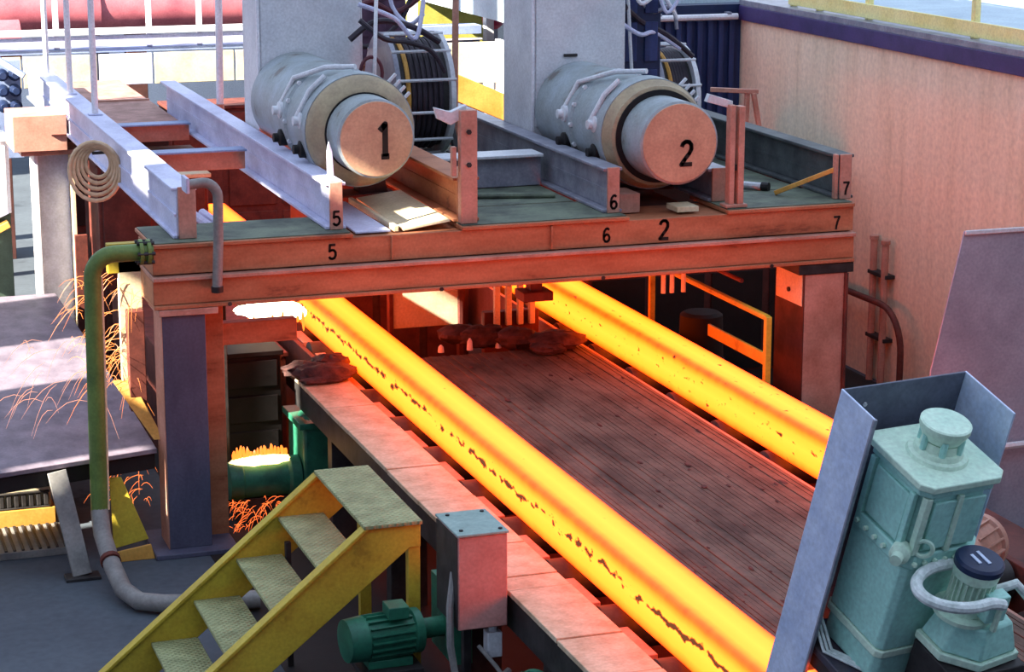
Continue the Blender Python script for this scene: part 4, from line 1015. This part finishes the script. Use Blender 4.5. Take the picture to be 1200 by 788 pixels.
s = tilted('mint_pump', 'small mint green pump motor with navy cap before the gearbox', 'motor')
P = [(.20, -.425), (.46, -.425), (.50, -.50), (.48, -.63), (.30, -.655), (.20, -.56)]
MB().prism([(x, y, -.74) for x, y in P], (0, 0, .03)).build('base_flange', M_MINTPALE, s, bevel=.004, local=True)
b = MB(); n_ = len(P); cx_, cy_ = .345, -.52
lo = [(cx_ + (x - cx_) * .93, cy_ + (y - cy_) * .93, -.708) for x, y in P]; hi = [(cx_ + (x - cx_) * .72, cy_ + (y - cy_) * .72, -.60) for x, y in P]
b.add(lo + hi, [tuple(reversed(range(n_))), tuple(range(n_, 2 * n_))] + [(i, (i + 1) % n_, n_ + (i + 1) % n_, n_ + i) for i in range(n_)]); b.build('pump_case', M_MINT, s, bevel=.008, local=True)
MB().lathe((.30, -.50, -.60), (0, 0, 1), [(0, .10), (.015, .10), (.02, .07), (.05, .068)], 24).build('mount_ring', M_MINTPALE, s, bevel=0, local=True)
mb_ = MB().lathe((.30, -.51, -.555), (0, 0, 1), [(0, .062), (.11, .062), (.112, .075), (.15, .08)], 28).build('motor_body', M_MINTPALE, s, bevel=0, local=True)
for i in range(22):
    a = 2 * math.pi * i / 22; d = Vector((math.cos(a), math.sin(a), 0)); c = Vector((.30, -.51, 0)) + d * .067
    MB().bar(c + Vector((0, 0, -.55)), c + Vector((0, 0, -.445)), .005, .014, up=d).build('fin', M_MINTPALE, mb_, bevel=0, local=True)
cp = MB().lathe((.30, -.51, -.404), (0, 0, 1), [(0, .083), (.02, .083), (.028, .074)], 30).build('fan_cap', M_NAVY, s, bevel=0, local=True)
for dx, l in ((-.02, .05), (.012, .07)):
    lb(.30 + dx - .006, .30 + dx + .006, .51 - l / 2, .51 + l / 2, -.376, -.373).build('cap_mark', M_SHIELD, cp, bevel=0, local=True)
lb(.30, .38, .565, .615, -.57, -.47).build('terminal_box', M_MINT, s, bevel=.005, local=True)
lb(.33, .345, .61, .63, -.60, -.48).build('cable_lug', M_MINTPALE, s, bevel=.003, local=True)
h = tilted('braided_hose', 'pale braided hose looping around the small mint pump', 'hose')
pts = []
for i in range(41):
    a = math.radians(62 + 226 * i / 40)
    pts.append((.215 + .155 * math.cos(a), -.535 + .105 * math.sin(a), -.445 - .0004 * i))
pts += [(.29, -.635, -.465), (.33, -.635, -.48)]
MB().tube(pts, .02, 10).build('loop', M_HOSE, h, bevel=0, local=True)
MB().tube([(.38, -.54, -.50), (.44, -.56, -.47), (.49, -.59, -.52), (.52, -.63, -.62), (.53, -.66, -.75), (.53, -.68, -.92)], .017, 10).build('tail', M_HOSE, h, bevel=0, local=True)
f_ = tilted('equipment_skid', 'oily blue black skid plate under the mint gearbox', 'skid')
lb(.014, .68, .05, .78, -.965, -.935).build('plate', M_BASEPLATE, f_, bevel=.004, local=True)
lb(.2, .50, .43, .66, -.934, -.745).build('pump_pedestal', M_DARKSTEEL, f_, bevel=.004, local=True)
lb(.02, .66, .07, .76, -1.02, -.966).build('plate_frame', M_DARKSTEEL, f_, bevel=.004, local=True)
c_ = tilted('cable_bundle', 'three pale cables beside the foot of the mint gearbox', 'cable')
for i in range(3):
    MB().tube([(.015 + .016 * i, -.10, -.70), (.012 + .016 * i, -.13, -.84), (.02 + .016 * i, -.22, -.925), (.10 + .02 * i, -.35, -.925)], .006, 6).build('cable', M_HOSE, c_, bevel=0, local=True)
sd = thing('drive_stand', 'dark steel pedestal carrying the tilted drive between the strands', 'stand', (1.8, -6.3, 0))
bx(1.72, 2.1, -6.55, -6.05, 0, 1.18).build('pedestal', M_DARKSTEEL, sd)
q = P0 + Uv * .34 - Wv * 1.04
b = MB(); b.hexa([(1.70, -6.58, 1.18), (2.12, -6.58, 1.18), (2.12, -6.0, 1.18), (1.70, -6.0, 1.18)],
    [tuple(P0 + Uv * u + Vv * v - Wv * 1.022) for u, v in ((.05, .74), (.64, .74), (.64, .08), (.05, .08))]); b.build('wedge_block', M_DARKSTEEL, sd)

t = thing('large_guard_plate', 'large plain grey guard plate standing behind the shield at the right edge', 'plate', (3.9, -2.6, 0))
b = MB(); b.prism([(3.78, -2.2, 0), (5.3, -2.2, 0), (5.3, -2.2, 2.11), (4.0, -2.2, 2.11), (3.83, -2.2, 1.34)], (0, .012, 0))
b.build('sheet', mat('lilac grey guard sheet', '#a2a0ae', '#8a8896', scale=3, rough=.5, bump=.04), t, bevel=.002)
bx(4.0, 5.3, -2.215, -2.201, 2.09, 2.115).build('top_edge', M_CABINET, t)
bx(4.7, 4.78, -2.18, -2.1, 0, 2.05).build('stay', M_DARKSTEEL, t)
MB().tube([(3.85, -2.25, .88), (5.2, -2.25, .90)], .02, 8).build('rail', M_CABINET, t, bevel=0)
t = thing('pink_motor', 'small pinkish motor behind the mint gearbox at the right edge', 'motor', (2.7, -4.4, 0))
motor(t, (2.58, -4.6, 1.16), (.8, .6, 0), .36, .14, M_PINK, 16)
MB().blob((2.55, -4.62, 1.2), .07, .05, .07, 14, 8, .05, 3).build('end_cap', M_LILAC, t, bevel=0)
bx(2.62, 2.80, -4.55, -4.3, .846, 1.03).build('foot', M_DARKSTEEL, t)

# ------------------------------------------------------------------ sparks
def sparks(label, c, spread, nn, length, col, strength, seed, up=.6, r=.0016):
    rnd = random.Random(seed); b = MB()
    for i in range(nn):
        p = Vector(c) + Vector((rnd.uniform(-1, 1) * spread[0], rnd.uniform(-1, 1) * spread[1], rnd.uniform(-1, 1) * spread[2]))
        v = Vector((rnd.uniform(-1.0, .3), rnd.uniform(-.5, .3), rnd.uniform(-.2, up))).normalized() * rnd.uniform(.5, 1) * length
        pts = [p + v * s - Vector((0, 0, 1)) * (s * s * length * .7) for s in (0, .25, .5, .75, 1)]
        b.tube(pts, r, 4, radii=[r * .4, r, r, r * .7, r * .2])
    return tag(b.build('sparks', glow(label, col, strength), bevel=0), label, 'sparks', kind='stuff')
sparks('spray of orange sparks behind the olive green pipe', (-.2, .55, 1.3), (.18, .1, .35), 90, .28, (1, .28, .06), 3.0, 1)
sparks('long pink sparks flying over the steel table', (-.55, .5, 1.0), (.22, .2, .22), 22, .35, (1, .42, .25), 1.6, 2)
sparks('red sparks under the steel table', (-.12, .9, .30), (.14, .1, .22), 60, .18, (1, .22, .05), 2.2, 3)
sparks('dense red sparks under the glowing patch', (.62, .35, .08), (.18, .05, .10), 90, .12, (1, .16, .03), 2.0, 4)
